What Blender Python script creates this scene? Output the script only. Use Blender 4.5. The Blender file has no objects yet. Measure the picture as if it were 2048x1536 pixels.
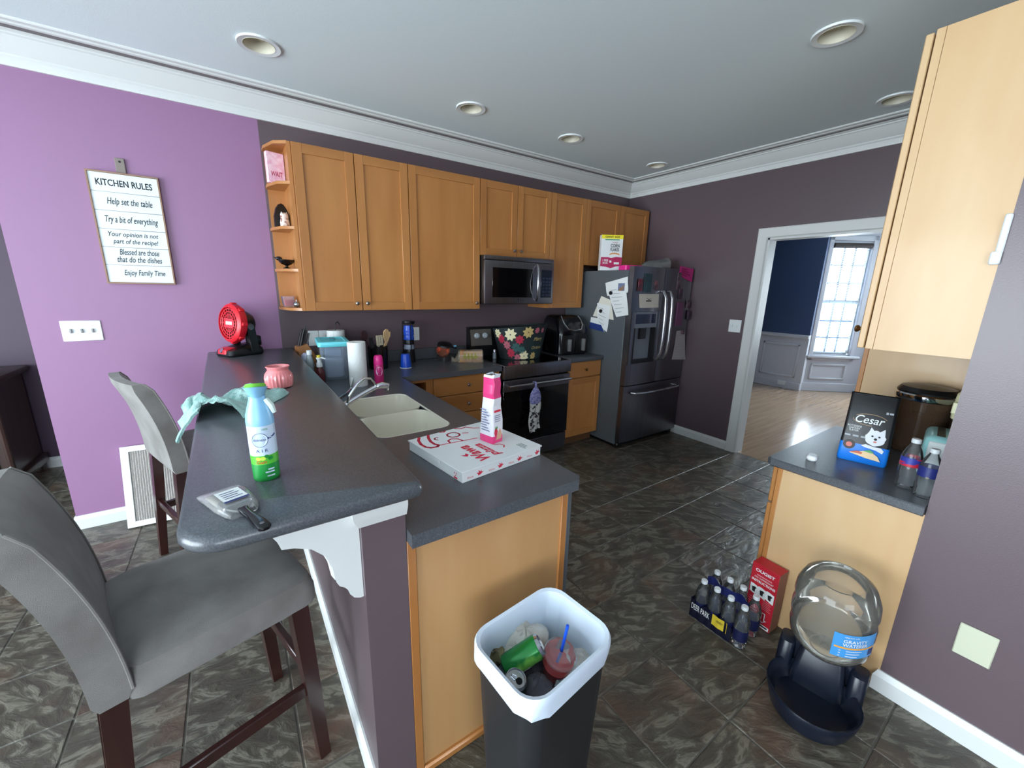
import bpy, bmesh, math, random
from mathutils import Matrix, Vector
random.seed(7)
S = bpy.context.scene
COL = S.collection
# ---------------------------------------------------------------- camera, world, lights, exposure
cam = bpy.data.cameras.new('camera'); cam.lens = 36 * 801.947 / 2048; cam.sensor_width = 36
cam.clip_start = .02
co = bpy.data.objects.new('camera', cam); COL.objects.link(co)
R_, U_, F_ = (0.824558, -0.565355, 0.021851), (0.114140, 0.204050, 0.972284), (0.554144, 0.799210, -0.232781)
co.matrix_world = Matrix(((R_[0], U_[0], -F_[0], -3.9927), (R_[1], U_[1], -F_[1], -3.4187), (R_[2], U_[2], -F_[2], 1.5562), (0, 0, 0, 1)))
S.camera = co
w = bpy.data.worlds.new('sky'); S.world = w; w.use_nodes = True
bg = w.node_tree.nodes['Background']; bg.inputs[0].default_value = (.80, .91, 1, 1); bg.inputs[1].default_value = 6.0
def area(name, loc, target, sx, sy, power, col):
    l = bpy.data.lights.new(name, 'AREA'); l.shape = 'RECTANGLE'; l.size = sx; l.size_y = sy; l.energy = power; l.color = col
    o = bpy.data.objects.new(name, l); COL.objects.link(o); o.location = loc
    o.rotation_euler = (Vector(target) - Vector(loc)).to_track_quat('-Z', 'Y').to_euler()
    return o
DAY = (.80, .93, 1.0)
area('daylight_patio_door', (-7.85, -2.6, 1.25), (0, -2.6, 1.55), 3.4, 2.1, 200, DAY)
area('daylight_rear_window', (-5.6, -6.4, 1.5), (-5.0, 0, 1.2), 2.6, 1.6, 50, DAY)
area('daylight_bay_window', (5.0, -2.0, 1.5), (0, -2.0, .3), 1.6, 1.7, 200, DAY)
area('daylight_dining_window', (4.27, -.62, 1.5), (3.65, -1.403, 1.4), .62, 1.7, 110, DAY)
V = S.view_settings; V.view_transform = 'Standard'; V.look = 'None'; V.gamma = 1; V.use_curve_mapping = False; V.exposure = 0.16

# ---------------------------------------------------------------- helpers
def lin(c): return tuple(((v / 255) / 12.92 if v / 255 <= .04045 else ((v / 255 + .055) / 1.055) ** 2.4) for v in c)
class G:
    def __init__(s): s.v = []; s.f = []; s.m = []
    def add(s, vs, fs, mi=0, M=None):
        n = len(s.v)
        s.v += [tuple(M @ Vector(p)) if M else tuple(p) for p in vs]
        s.f += [tuple(i + n for i in q) for q in fs]; s.m += [mi] * len(fs); return s
    def box(s, x0, x1, y0, y1, z0, z1, bev=0, seg=1, mi=0, M=None):
        if x0 > x1: x0, x1 = x1, x0
        if y0 > y1: y0, y1 = y1, y0
        if z0 > z1: z0, z1 = z1, z0
        vs = [(x, y, z) for z in (z0, z1) for y in (y0, y1) for x in (x0, x1)]
        fs = [(0, 2, 3, 1), (4, 5, 7, 6), (0, 1, 5, 4), (2, 6, 7, 3), (0, 4, 6, 2), (1, 3, 7, 5)]
        if bev:
            b = bmesh.new(); bv = [b.verts.new(p) for p in vs]
            for q in fs: b.faces.new([bv[i] for i in q])
            bmesh.ops.bevel(b, geom=b.edges[:], offset=min(bev, .49 * min(x1 - x0, y1 - y0, z1 - z0)), segments=seg, profile=.5, affect='EDGES')
            b.verts.index_update(); vs = [tuple(q.co) for q in b.verts]; fs = [[q.index for q in fc.verts] for fc in b.faces]; b.free()
        return s.add(vs, fs, mi, M)
    def loft(s, loops, mi=0, M=None, cap0=True, cap1=True, closed=False):
        n = len(loops[0]); vs = [p for l in loops for p in l]; fs = []
        L = len(loops)
        for i in range(L if closed else L - 1):
            j = (i + 1) % L
            for k in range(n): fs.append((i * n + k, i * n + (k + 1) % n, j * n + (k + 1) % n, j * n + k))
        if not closed:
            if cap0: fs.append(tuple(range(n))[::-1])
            if cap1: fs.append(tuple((L - 1) * n + k for k in range(n)))
        return s.add(vs, fs, mi, M)
    def lathe(s, prof, n=24, c=(0, 0, 0), mi=0, M=None, sx=1, sy=1, cap0=True, cap1=True):
        return s.loft([[(c[0] + sx * max(r, 1e-4) * math.cos(2 * math.pi * k / n), c[1] + sy * max(r, 1e-4) * math.sin(2 * math.pi * k / n), c[2] + z) for k in range(n)] for r, z in prof], mi, M, cap0, cap1)
    def tube(s, pts, r, n=8, mi=0, M=None, closed=False, flat=1):
        P = [Vector(p) for p in pts]; loops = []; L = len(P); up = None
        for i, p in enumerate(P):
            a = P[(i - 1) % L] if (i > 0 or closed) else p; b = P[(i + 1) % L] if (i < L - 1 or closed) else p
            t = (b - a).normalized()
            if up is None:
                up = Vector((0, 0, 1)) if abs(t.z) < .9 else Vector((1, 0, 0))
            u = (up - t * up.dot(t)).normalized(); v = t.cross(u); up = u
            rr = r[i] if isinstance(r, (list, tuple)) else r
            loops.append([tuple(p + (u * math.cos(2 * math.pi * k / n) * flat + v * math.sin(2 * math.pi * k / n)) * rr) for k in range(n)])
        return s.loft(loops, mi, M, closed=closed)
    def prism(s, poly, z0, z1, mi=0, M=None):
        n = len(poly); return s.loft([[(x, y, z) for x, y in poly] for z in (z0, z1)], mi, M)
    def poly(s, poly, z=0, mi=0, M=None): return s.add([(x, y, z) for x, y in poly], [tuple(range(len(poly)))], mi, M)
    def ell(s, c, r, n=16, m=9, mi=0, M=None):
        if not isinstance(r, (tuple, list)): r = (r, r, r)
        return s.loft([[(c[0] + r[0] * math.sin(a) * math.cos(t), c[1] + r[1] * math.sin(a) * math.sin(t), c[2] - r[2] * math.cos(a)) for t in [2 * math.pi * k / n for k in range(n)]] for a in [max(.03, min(math.pi - .03, math.pi * i / m)) for i in range(m + 1)]], mi, M)
    def surf(s, fn, nu, nv, mi=0, M=None, th=0):
        g = [[Vector(fn(i / nu, j / nv)) for i in range(nu + 1)] for j in range(nv + 1)]
        vs = [tuple(p) for r in g for p in r]; W = nu + 1
        fs = [(j * W + i, j * W + i + 1, (j + 1) * W + i + 1, (j + 1) * W + i) for j in range(nv) for i in range(nu)]
        if th:
            N = len(vs); low = []
            for j in range(nv + 1):
                for i in range(nu + 1):
                    a = g[j][min(i + 1, nu)] - g[j][max(i - 1, 0)]; b = g[min(j + 1, nv)][i] - g[max(j - 1, 0)][i]
                    nn = a.cross(b); nn = nn.normalized() if nn.length > 1e-9 else Vector((0, 0, 1))
                    low.append(tuple(g[j][i] - nn * th))
            vs += low; fs += [tuple(N + k for k in q[::-1]) for q in fs]
            rim = [j * W for j in range(nv)][::-1]
            bd = [i for i in range(nu + 1)] + [j * W + nu for j in range(1, nv + 1)] + [nv * W + i for i in range(nu - 1, -1, -1)] + [j * W for j in range(nv - 1, 0, -1)]
            for k in range(len(bd)):
                a, b = bd[k], bd[(k + 1) % len(bd)]; fs.append((b, a, a + N, b + N))
        return s.add(vs, fs, mi, M)
    def text(s, body, wdt, M, mi=0, shear=0, hgt=None, align=0, warp=None, bold=0, z=.0004):
        cu = bpy.data.curves.new('t', 'FONT'); cu.body = body; cu.align_x = 'CENTER'; cu.shear = shear; cu.offset = bold; cu.resolution_u = 3
        o = bpy.data.objects.new('t', cu); COL.objects.link(o)
        me = bpy.data.meshes.new_from_object(o.evaluated_get(bpy.context.evaluated_depsgraph_get()))
        vs = [tuple(q.co) for q in me.vertices]; fs = [tuple(q.vertices) for q in me.polygons]
        bpy.data.objects.remove(o); bpy.data.curves.remove(cu); bpy.data.meshes.remove(me)
        if not vs: return s
        x0 = min(q[0] for q in vs); x1 = max(q[0] for q in vs); y0 = min(q[1] for q in vs); y1 = max(q[1] for q in vs)
        k = wdt / (x1 - x0) if wdt else hgt / (y1 - y0); ky = (hgt / (y1 - y0)) if hgt else k
        vs = [((q[0] - (x0 + x1) / 2) * k, (q[1] - (y0 + y1) / 2) * ky, z) for q in vs]
        if warp: vs = [warp(*q) for q in vs]
        return s.add(vs, fs, mi, M)
def MX(o, x, y):
    x = Vector(x).normalized(); y = Vector(y); y = (y - x * y.dot(x)).normalized(); z = x.cross(y)
    return Matrix(((x.x, y.x, z.x, o[0]), (x.y, y.y, z.y, o[1]), (x.z, y.z, z.z, o[2]), (0, 0, 0, 1)))
def T(x, y, z, rz=0, rx=0, ry=0, s=1):
    return Matrix.Translation((x, y, z)) @ Matrix.Rotation(rz, 4, 'Z') @ Matrix.Rotation(ry, 4, 'Y') @ Matrix.Rotation(rx, 4, 'X') @ Matrix.Scale(s, 4)
def rr(w, h, r, n=5, cx=0, cy=0):
    out = []
    for qx, qy, a in ((1, 1, 0), (-1, 1, 90), (-1, -1, 180), (1, -1, 270)):
        for i in range(n + 1):
            t = math.radians(a + 90 * i / n); out.append((cx + qx * (w / 2 - r) + r * math.cos(t), cy + qy * (h / 2 - r) + r * math.sin(t)))
    return out
def circ(r, n=20, cx=0, cy=0, sy=1): return [(cx + r * math.cos(2 * math.pi * k / n), cy + sy * r * math.sin(2 * math.pi * k / n)) for k in range(n)]
WM = {}
def obj(name, g, mats, parent=None, world=True, smooth=38, kind=None, label=None):
    me = bpy.data.meshes.new(name)
    vs = g.v
    if parent is not None and world and parent.name in WM:
        I = WM[parent.name].inverted(); vs = [tuple(I @ Vector(p)) for p in vs]
    me.from_pydata(vs, [], g.f)
    if not isinstance(mats, (list, tuple)): mats = [mats]
    for m in mats: me.materials.append(m)
    if len(mats) > 1: me.polygons.foreach_set('material_index', [min(k, len(mats) - 1) for k in g.m])
    b = bmesh.new(); b.from_mesh(me)
    bmesh.ops.recalc_face_normals(b, faces=b.faces[:])
    b.to_mesh(me); b.free()
    if smooth: me.shade_smooth(); me.set_sharp_from_angle(angle=math.radians(smooth))
    o = bpy.data.objects.new(name, me); COL.objects.link(o)
    if parent is not None:
        o.parent = parent; WM[o.name] = WM.get(parent.name, Matrix.Identity(4))
    else: WM[o.name] = Matrix.Identity(4)
    if kind: o['kind'] = kind
    if label: o['label'] = label
    return o
def thing(name, label, cat, loc=(0, 0, 0), rz=0, group=None):
    o = bpy.data.objects.new(name, None); o.empty_display_size = .05; COL.objects.link(o)
    o.location = loc; o.rotation_euler = (0, 0, rz); o['label'] = label; o['category'] = cat
    if group: o['group'] = group
    WM[o.name] = Matrix.Translation(loc) @ Matrix.Rotation(rz, 4, 'Z'); return o
def tag(o, label, cat, group=None):
    o['label'] = label; o['category'] = cat
    if group: o['group'] = group
    return o
def base(o, loc):   # move the origin of a one-mesh thing to its base
    o.data.transform(Matrix.Translation([-c for c in loc])); o.location = loc; return o
def struct(name, g, mats, parent=None, smooth=38):
    o = obj(name, g, mats, parent, smooth=smooth)
    if parent is None: o['kind'] = 'structure'
    return o
def copy_tree(o, parent=None):
    c = o.copy(); COL.objects.link(c)
    if parent is not None: c.parent = parent
    for ch in list(o.children): copy_tree(ch, c)
    return c

# ---------------------------------------------------------------- materials
def mk(name, c, rough=.5, metal=0, c2=None, ns=6, st=(1, 1, 1), bump=0, bs=80, bst=(1, 1, 1), coat=0, spec=.5, detail=4, lo=.35, hi=.65, sheen=0, emit=0):
    m = bpy.data.materials.new(name); m.use_nodes = True; nt = m.node_tree; N = nt.nodes; L = nt.links
    p = N['Principled BSDF']; c = lin(c)
    p.inputs['Base Color'].default_value = (*c, 1); p.inputs['Roughness'].default_value = rough; p.inputs['Metallic'].default_value = metal
    p.inputs['Specular IOR Level'].default_value = spec; p.inputs['Coat Weight'].default_value = coat; p.inputs['Coat Roughness'].default_value = .12
    p.inputs['Sheen Weight'].default_value = sheen
    if c2 or bump:
        tc = N.new('ShaderNodeTexCoord')
    if c2:
        mp = N.new('ShaderNodeMapping'); mp.inputs['Scale'].default_value = st; L.new(tc.outputs['Object'], mp.inputs['Vector'])
        n = N.new('ShaderNodeTexNoise'); n.inputs['Scale'].default_value = ns; n.inputs['Detail'].default_value = detail; L.new(mp.outputs[0], n.inputs['Vector'])
        r = N.new('ShaderNodeValToRGB'); r.color_ramp.elements[0].position = lo; r.color_ramp.elements[1].position = hi
        r.color_ramp.elements[0].color = (*c, 1); r.color_ramp.elements[1].color = (*lin(c2), 1)
        L.new(n.outputs['Fac'], r.inputs[0]); L.new(r.outputs[0], p.inputs['Base Color'])
    if bump:
        mp = N.new('ShaderNodeMapping'); mp.inputs['Scale'].default_value = bst; L.new(tc.outputs['Object'], mp.inputs['Vector'])
        n = N.new('ShaderNodeTexNoise'); n.inputs['Scale'].default_value = bs; n.inputs['Detail'].default_value = 3; L.new(mp.outputs[0], n.inputs['Vector'])
        b = N.new('ShaderNodeBump'); b.inputs['Strength'].default_value = bump; b.inputs['Distance'].default_value = .004
        L.new(n.outputs['Fac'], b.inputs['Height']); L.new(b.outputs[0], p.inputs['Normal'])
    return m
def clear(name, tint, amount=.25, rough=.06, gl=.9):
    """thin clear plastic or glass: mostly transparent, fresnel gloss, a little body colour"""
    m = bpy.data.materials.new(name); m.use_nodes = True; nt = m.node_tree; N = nt.nodes; L = nt.links
    N.remove(N['Principled BSDF']); out = N['Material Output']
    t = N.new('ShaderNodeBsdfTransparent'); t.inputs[0].default_value = (*[.80 + .20 * v for v in lin(tint)], 1)
    d = N.new('ShaderNodeBsdfDiffuse'); d.inputs[0].default_value = (*lin(tint), 1)
    g = N.new('ShaderNodeBsdfGlossy'); g.inputs['Roughness'].default_value = rough; g.inputs[0].default_value = (gl, gl, gl, 1)
    lw = N.new('ShaderNodeLayerWeight'); lw.inputs['Blend'].default_value = .25
    a = N.new('ShaderNodeMixShader'); a.inputs[0].default_value = amount; L.new(t.outputs[0], a.inputs[1]); L.new(d.outputs[0], a.inputs[2])
    b = N.new('ShaderNodeMixShader'); L.new(lw.outputs['Fresnel'], b.inputs[0]); L.new(a.outputs[0], b.inputs[1]); L.new(g.outputs[0], b.inputs[2])
    L.new(b.outputs[0], out.inputs[0]); return m
def wood(name, c, c2, st=(14, 14, .9), rough=.38, coat=.15):
    m = mk(name, c, rough, c2=c2, ns=1.6, st=st, coat=coat, detail=6, lo=.30, hi=.72)
    return m
def slate(name):
    m = bpy.data.materials.new(name); m.use_nodes = True; nt = m.node_tree; N = nt.nodes; L = nt.links; p = N['Principled BSDF']
    tc = N.new('ShaderNodeTexCoord'); oi = N.new('ShaderNodeObjectInfo')
    sc = N.new('ShaderNodeVectorMath'); sc.operation = 'SCALE'; cx = N.new('ShaderNodeCombineXYZ')
    L.new(oi.outputs['Random'], cx.inputs[0]); L.new(oi.outputs['Random'], cx.inputs[1]); L.new(oi.outputs['Random'], cx.inputs[2])
    L.new(cx.outputs[0], sc.inputs[0]); sc.inputs['Scale'].default_value = 91
    ro = N.new('ShaderNodeVectorRotate'); ro.rotation_type = 'Z_AXIS'; L.new(tc.outputs['Object'], ro.inputs['Vector'])
    ma = N.new('ShaderNodeMath'); ma.operation = 'MULTIPLY'; ma.inputs[1].default_value = 1.1; L.new(oi.outputs['Random'], ma.inputs[0]); L.new(ma.outputs[0], ro.inputs['Angle'])
    ad = N.new('ShaderNodeVectorMath'); L.new(ro.outputs[0], ad.inputs[0]); L.new(sc.outputs[0], ad.inputs[1])
    mp = N.new('ShaderNodeMapping'); mp.inputs['Scale'].default_value = (.75, 1.7, 1); mp.inputs['Rotation'].default_value = (0, 0, .6); L.new(ad.outputs[0], mp.inputs[0])
    n = N.new('ShaderNodeTexNoise'); n.inputs['Scale'].default_value = 12; n.inputs['Detail'].default_value = 10; n.inputs['Roughness'].default_value = .62; n.inputs['Distortion'].default_value = .8; L.new(mp.outputs[0], n.inputs['Vector'])
    n2 = N.new('ShaderNodeTexNoise'); n2.inputs['Scale'].default_value = 3.2; n2.inputs['Detail'].default_value = 3; L.new(ad.outputs[0], n2.inputs['Vector'])
    r = N.new('ShaderNodeValToRGB'); e = r.color_ramp.elements
    e[0].position = .30; e[0].color = (*lin((60, 55, 48)), 1); e[1].position = .78; e[1].color = (*lin((112, 107, 95)), 1)
    for ps, cl in ((.44, (72, 66, 57)), (.52, (80, 75, 65)), (.56, (106, 101, 89)), (.60, (118, 113, 100)), (.65, (88, 83, 73))): a = e.new(ps); a.color = (*lin(cl), 1)
    L.new(n.outputs['Fac'], r.inputs[0])
    r2 = N.new('ShaderNodeValToRGB'); r2.color_ramp.elements[0].position = .52; r2.color_ramp.elements[1].position = .72
    L.new(n2.outputs['Fac'], r2.inputs[0])
    mx = N.new('ShaderNodeMixRGB'); mx.inputs[2].default_value = (*lin((108, 78, 62)), 1); L.new(r.outputs[0], mx.inputs[1])
    mf = N.new('ShaderNodeMath'); mf.operation = 'MULTIPLY'; mf.inputs[1].default_value = .55; L.new(r2.outputs[0], mf.inputs[0]); L.new(mf.outputs[0], mx.inputs[0])
    L.new(mx.outputs[0], p.inputs['Base Color'])
    b = N.new('ShaderNodeBump'); b.inputs['Strength'].default_value = .9; b.inputs['Distance'].default_value = .008; L.new(n.outputs['Fac'], b.inputs['Height']); L.new(b.outputs[0], p.inputs['Normal'])
    p.inputs['Roughness'].default_value = .30; p.inputs['Specular IOR Level'].default_value = .5
    return m
PLUM = mk('plum paint', (96, 81, 86), .33, bump=.08, bs=220)
PURPLE = mk('purple paint', (148, 108, 144), .45, bump=.08, bs=220)
CEIL = mk('ceiling paint', (226, 237, 239), .9, bump=.1, bs=160)
TRIM = mk('white trim paint', (214, 216, 214), .4)
MAPLE = wood('honey maple', (166, 108, 56), (184, 126, 70), st=(5, 5, .7))
MAPLEH = wood('honey maple rails', (160, 104, 54), (180, 124, 68), st=(.7, 5, 5))
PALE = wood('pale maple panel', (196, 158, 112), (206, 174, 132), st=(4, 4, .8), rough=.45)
COUNTER = mk('charcoal laminate', (70, 73, 78), .28, c2=(94, 97, 102), ns=300, detail=2, bump=.012, bs=400, lo=.4, hi=.75)
SLATE = slate('slate tile')
GROUT = mk('grout', (94, 90, 82), .9)
STEEL = mk('stainless steel', (206, 206, 210), .26, 1, c2=(184, 184, 190), ns=3, st=(1, 1, 90))
STEELD = mk('dark stainless steel', (138, 136, 141), .34, 1, c2=(122, 120, 126), ns=3, st=(90, 1, 1))
FRSIDE = mk('grey fridge side', (84, 89, 93), .45)
CHROME = mk('chrome', (215, 218, 222), .08, 1)
NICKEL = mk('brushed nickel', (170, 160, 150), .3, 1)
BRASS = mk('aged brass', (150, 112, 70), .35, 1)
BLACK = mk('black plastic', (16, 16, 18), .35)
BGLASS = mk('black glass', (8, 8, 10), .06)
DARK = mk('dark void', (18, 15, 14), .9)
WHITE = mk('white plastic', (226, 230, 230), .4)
PAPER = mk('white paper', (226, 228, 226), .8)
FABRIC = mk('grey linen', (140, 136, 132), .95, c2=(116, 111, 106), ns=7, bump=.5, bs=900, sheen=.25)
ESPRESSO = wood('espresso wood', (44, 20, 18), (58, 28, 24), rough=.3, coat=.3)
CREAM = mk('cream sink', (224, 218, 200), .25)
RED = mk('red plastic', (206, 24, 40), .35)
def flat(n, c, r=.5, m=0): return mk(n, c, r, m)
INK = flat('black ink', (24, 24, 28), .7)
BLUE = flat('bright blue plastic', (24, 78, 200), .3)
PINK = flat('hot pink', (232, 40, 140), .35)

# ---------------------------------------------------------------- the room
H = 2.74
def bxs(boxes, bev=0):
    g = G()
    for b in boxes: g.box(*b[:6], bev=bev, mi=(b[6] if len(b) > 6 else 0))
    return g
def run(prof, corners):
    """sweep profile (d, z) along corner functions d -> (x, y)"""
    g = G(); g.loft([[(*c(d), z) for d, z in prof] for c in corners]); return g
# floor: grout bed with single tiles
fl = struct('floor', bxs([(-8, .034, -6.5, 2.2, -.06, -.0035)]), GROUT)
TX, TY, TS = -2.634, -2.268, .3335
def tile_mesh(w):
    g = G(); h = w / 2
    g.loft([[(x * (h - i), y * (h - i), z) for x, y in ((1, 1), (-1, 1), (-1, -1), (1, -1))] for i, z in ((0, -.009), (0, -.0025), (.003, 0))], cap0=False)
    return g
proto = obj('tile', tile_mesh(TS - .005), SLATE, fl, world=False, smooth=0)
cells = []
cp = Vector((-3.9927, -3.4187, 1.5562)); rv, uv, fv = Vector(R_), Vector(U_), Vector(F_)
for i in range(-17, 9):
    for j in range(-13, 14):
        x = TX + (i + .5) * TS; y = TY + (j + .5) * TS
        if x > .034 or x < -8 or y > 1.5 or y < -6.5 or (y > .06 and x > -4.96): continue
        d = Vector((x, y, 0)) - cp; zc = d.dot(fv); vis = False
        if zc > .2:
            px = 1024 + 801.9 * d.dot(rv) / zc; py = 768 - 801.9 * d.dot(uv) / zc
            vis = -120 < px < 2170 and 300 < py < 1750 and not (x > -2.0 and y < -2.8)
        cells.append((0 if vis else 1, d.length, x, y))
cells.sort(); rest = G(); k = 0
tm = tile_mesh(TS - .005)
for nv, dl, x, y in cells:
    if nv == 0 and k < 298:
        o = proto if k == 0 else proto.copy()
        if k: COL.objects.link(o); o.parent = fl
        o.location = (x, y, random.uniform(-.0006, .0004)); k += 1
    else: rest.add(tm.v, tm.f, 0, Matrix.Translation((x, y, 0)))
obj('tile_field', rest, SLATE, fl, smooth=0, kind='stuff')
# ceiling over kitchen, family room and dining room
LP = [(-3.725, -.69), (-2.498, -.70), (-1.588, -.70), (-.456, -.69), (-1.529, -2.45), (-.474, -2.43)]
b = bmesh.new()                                        # slab with round cut-outs for the recessed cans
def ring(vs): return [b.edges.new((vs[k], vs[(k + 1) % len(vs)])) for k in range(len(vs))]
es = ring([b.verts.new((x, y, H)) for x, y in ((-8.1, -6.6), (6.2, -6.6), (6.2, 2.3), (-8.1, 2.3))])
for x, y in LP: es += ring([b.verts.new((x + .074 * math.cos(a), y + .074 * math.sin(a), H)) for a in [2 * math.pi * q / 32 for q in range(32)]])
bmesh.ops.triangle_fill(b, use_beauty=True, use_dissolve=False, edges=es)
b.verts.index_update(); g = G(); g.add([tuple(q.co) for q in b.verts], [[q.index for q in fc.verts] for fc in b.faces]); b.free()
g.box(-8.1, 6.2, -6.6, 2.3, H + .12, H + .2)
struct('ceiling', g, CEIL, smooth=0)
struct('wall_back', bxs([(-3.715, .12, 0, .12, 0, H)]), PLUM)
struct('wall_back_left', bxs([(-4.958, -3.715, 0, .12, 0, H), (-4.958, -4.838, .12, .16, 0, H)]), PURPLE)
struct('wall_far_left', bxs([(-8, 0, 1.34, 1.46, 0, H)]), mk('dark purple paint', (76, 58, 76), .5, bump=.08, bs=220))
struct('wall_right', bxs([(0, .12, -1.598, 0, 0, H), (0, .12, -2.66, -1.598, 2.036, H), (0, .12, -6.5, -2.66, 0, H)]), PLUM)
struct('wall_cabinet', bxs([(-1.88, 0, -3.37, -3.25, 0, H)]), PLUM)
struct('wall_side', bxs([(-2.0, -1.88, -6.5, -3.2, 0, H)]), PLUM)
struct('wall_left', bxs([(-8.1, -8, -6.5, -4.4, 0, H), (-8.1, -8, -.8, 1.46, 0, H), (-8.1, -8, -4.4, -.8, 2.35, H)]), PURPLE)
struct('wall_rear', bxs([(-8.1, -7.0, -6.6, -6.5, 0, H), (-4.2, 0, -6.6, -6.5, 0, H), (-7.0, -4.2, -6.6, -6.5, 0, .6), (-7.0, -4.2, -6.6, -6.5, 2.35, H)]), PURPLE)
struct('door_1', bxs([(-8.08, -8.02, y, y + .07, 0, 2.35) for y in (-4.4, -2.64, -.87)] + [(-8.08, -8.02, -4.4, -.8, 2.28, 2.35), (-8.08, -8.02, -4.4, -.8, 0, .08)]), TRIM)
struct('window_2', bxs([(x, x + .07, -6.58, -6.52, .6, 2.35) for x in (-7.0, -5.64, -4.27)] + [(-7, -4.2, -6.58, -6.52, .6, .67), (-7, -4.2, -6.58, -6.52, 2.28, 2.35), (-7, -4.2, -6.58, -6.52, 1.45, 1.5)]), TRIM)
# crown moulding, plum band, ceiling trim
crown = [(0, 2.600), (.014, 2.600), (.016, 2.612), (.016, 2.636), (.024, 2.644), (.024, 2.652), (.040, 2.664), (.066, 2.690), (.086, 2.716), (.094, 2.720), (.094, 2.728), (.106, 2.732), (.106, 2.74), (0, 2.74)]
CC = [lambda d: (-4.958 - d, 1.34), lambda d: (-4.958 - d, -d), lambda d: (-d, -d), lambda d: (-d, -3.25)]
struct('trim_1', run(crown, CC), TRIM, smooth=25)
struct('trim_2', run([(.106, 2.7385), (.185, 2.7385), (.185, 2.742), (.106, 2.742)], CC), PLUM)
struct('trim_3', run([(.185, 2.741), (.185, 2.728), (.192, 2.722), (.212, 2.722), (.220, 2.728), (.240, 2.730), (.245, 2.736), (.245, 2.741)], CC), TRIM, smooth=25)
bb = [(0, 0), (.016, 0), (.016, .066), (.010, .078), (.006, .09), (0, .09)]
struct('baseboard_back', run(bb, [lambda d: (-4.958 - d, .16), lambda d: (-4.958 - d, -d), lambda d: (-3.787, -d)]), TRIM, smooth=25)
struct('baseboard_knee', run(bb, [lambda d: (-3.787 - d, 0), lambda d: (-3.787 - d, -2.465)]), TRIM, smooth=25)
struct('baseboard_right', run(bb, [lambda d: (-d, -.3), lambda d: (-d, -1.516)]), TRIM, smooth=25)
struct('baseboard_side', run(bb, [lambda d: (-2.0 + .06, -3.2 + d), lambda d: (-2.0 - d, -3.2 + d), lambda d: (-2.0 - d, -6.5)]), TRIM, smooth=25)
struct('baseboard_far', run(bb, [lambda d: (-8, 1.34 - d), lambda d: (-4.6, 1.34 - d)]), TRIM, smooth=25)
# cased opening to the dining room
g = G()
cas = [(-1.516, .022), (-1.524, .026), (-1.56, .018), (-1.592, .018), (-1.6, .010)]
prof = [(-c[0] - 1.516, c[1]) for c in cas]          # (offset inward, projection)
def casing(xf, sgn):
    poly = [(0, 0)] + prof + [(.084, 0)]
    loops = []
    for fn in (lambda o: (-1.516 - o, 0), lambda o: (-1.516 - o, 2.12 - o), lambda o: (-2.744 + o, 2.12 - o), lambda o: (-2.744 + o, 0)):
        loops.append([(xf + sgn * p, *fn(o)) for o, p in poly])
    g.loft(loops)
casing(0, -1); casing(.12, 1)
g.box(-.004, .124, -1.615, -1.598, 0, 2.036); g.box(-.004, .124, -2.66, -2.643, 0, 2.036); g.box(-.004, .124, -2.66, -1.598, 2.02, 2.036)
struct('trim_4', g, TRIM, smooth=25)
# dining room
OAK = wood('oak floor', (148, 120, 94), (176, 148, 120), st=(.8, 17, 1), rough=.2, coat=.5)
struct('floor_dining', bxs([(.034, 6.2, -4, .1, -.06, 0)]), OAK)
NAVY = mk('navy paint', (58, 78, 114), .55); WAIN = mk('wainscot paint', (196, 198, 206), .45)
struct('wall_dining_left', bxs([(.12, 3.7, -.04, .08, .92, H, 0), (.12, 3.7, -.04, .08, 0, .92, 1)]), [NAVY, WAIN])
def frame2(g, x0, x1, y0, y1, wd, pr, M, mi=0):
    for a in ((x0, x1, y0, y0 + wd), (x0, x1, y1 - wd, y1), (x0, x0 + wd, y0, y1), (x1 - wd, x1, y0, y1)):
        g.box(*a, 0, pr, bev=pr * .45, mi=mi, M=M)
wf = struct('wall_dining_far', bxs([(3.6, 3.72, -.82, -.04, .92, 2.45, 0), (3.6, 3.72, -.82, -.04, 0, .92, 1), (3.6, 3.72, -.82, -.04, 2.45, H, 1)]), [NAVY, WAIN])
Mf = MX((3.6, -.04, 0), (0, -1, 0), (0, 0, 1))
g = G(); g.box(0, .78, .86, .915, 0, .03, .008, M=Mf); g.box(0, .78, 0, .12, 0, .018, .006, M=Mf); frame2(g, .12, .68, .2, .76, .035, .015, Mf); obj('wainscot_moulding', g, WAIN, wf)
g = G(); g.box(0, .78, 2.45, 2.6, 0, .06, .02, M=Mf); obj('cornice', g, WAIN, wf)
u = Vector((.783, -.622, 0)); PB = Vector((3.66, -.8, 0)); MB = MX(PB, u, (0, 0, 1))
g = G()
for a in ((-.02, .09, 0, H), (.66, 1.1, 0, H), (.09, .66, 0, .62), (.09, .66, 2.33, H)): g.box(*a, -.12, 0, M=MB)
wb = struct('wall_bay', g, WAIN)
g = G(); frame2(g, .02, .73, .52, 2.44, .07, .02, MB); g.box(-.01, .80, .56, .60, 0, .06, .01, M=MB); frame2(g, .10, .66, .2, .46, .03, .015, MB); g.box(0, 1.1, 0, .14, 0, .02, .006, M=MB); obj('bay_moulding', g, WAIN, wb)
pe = PB + u * 1.0
struct('wall_bay_end', bxs([(pe.x, pe.x + .1, -1.6, pe.y + .05, 0, H), (pe.x, pe.x + .1, -4, -2.7, 0, H), (pe.x, pe.x + .1, -2.7, -1.6, 0, .6), (pe.x, pe.x + .1, -2.7, -1.6, 2.3, H)]), WAIN)
struct('wall_dining_right', bxs([(.12, 6, -4.1, -4, 0, H)]), NAVY)
wn = struct('window_1', G(), WHITE)
GREYM = mk('window muntin', (120, 132, 150), .6)
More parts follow.
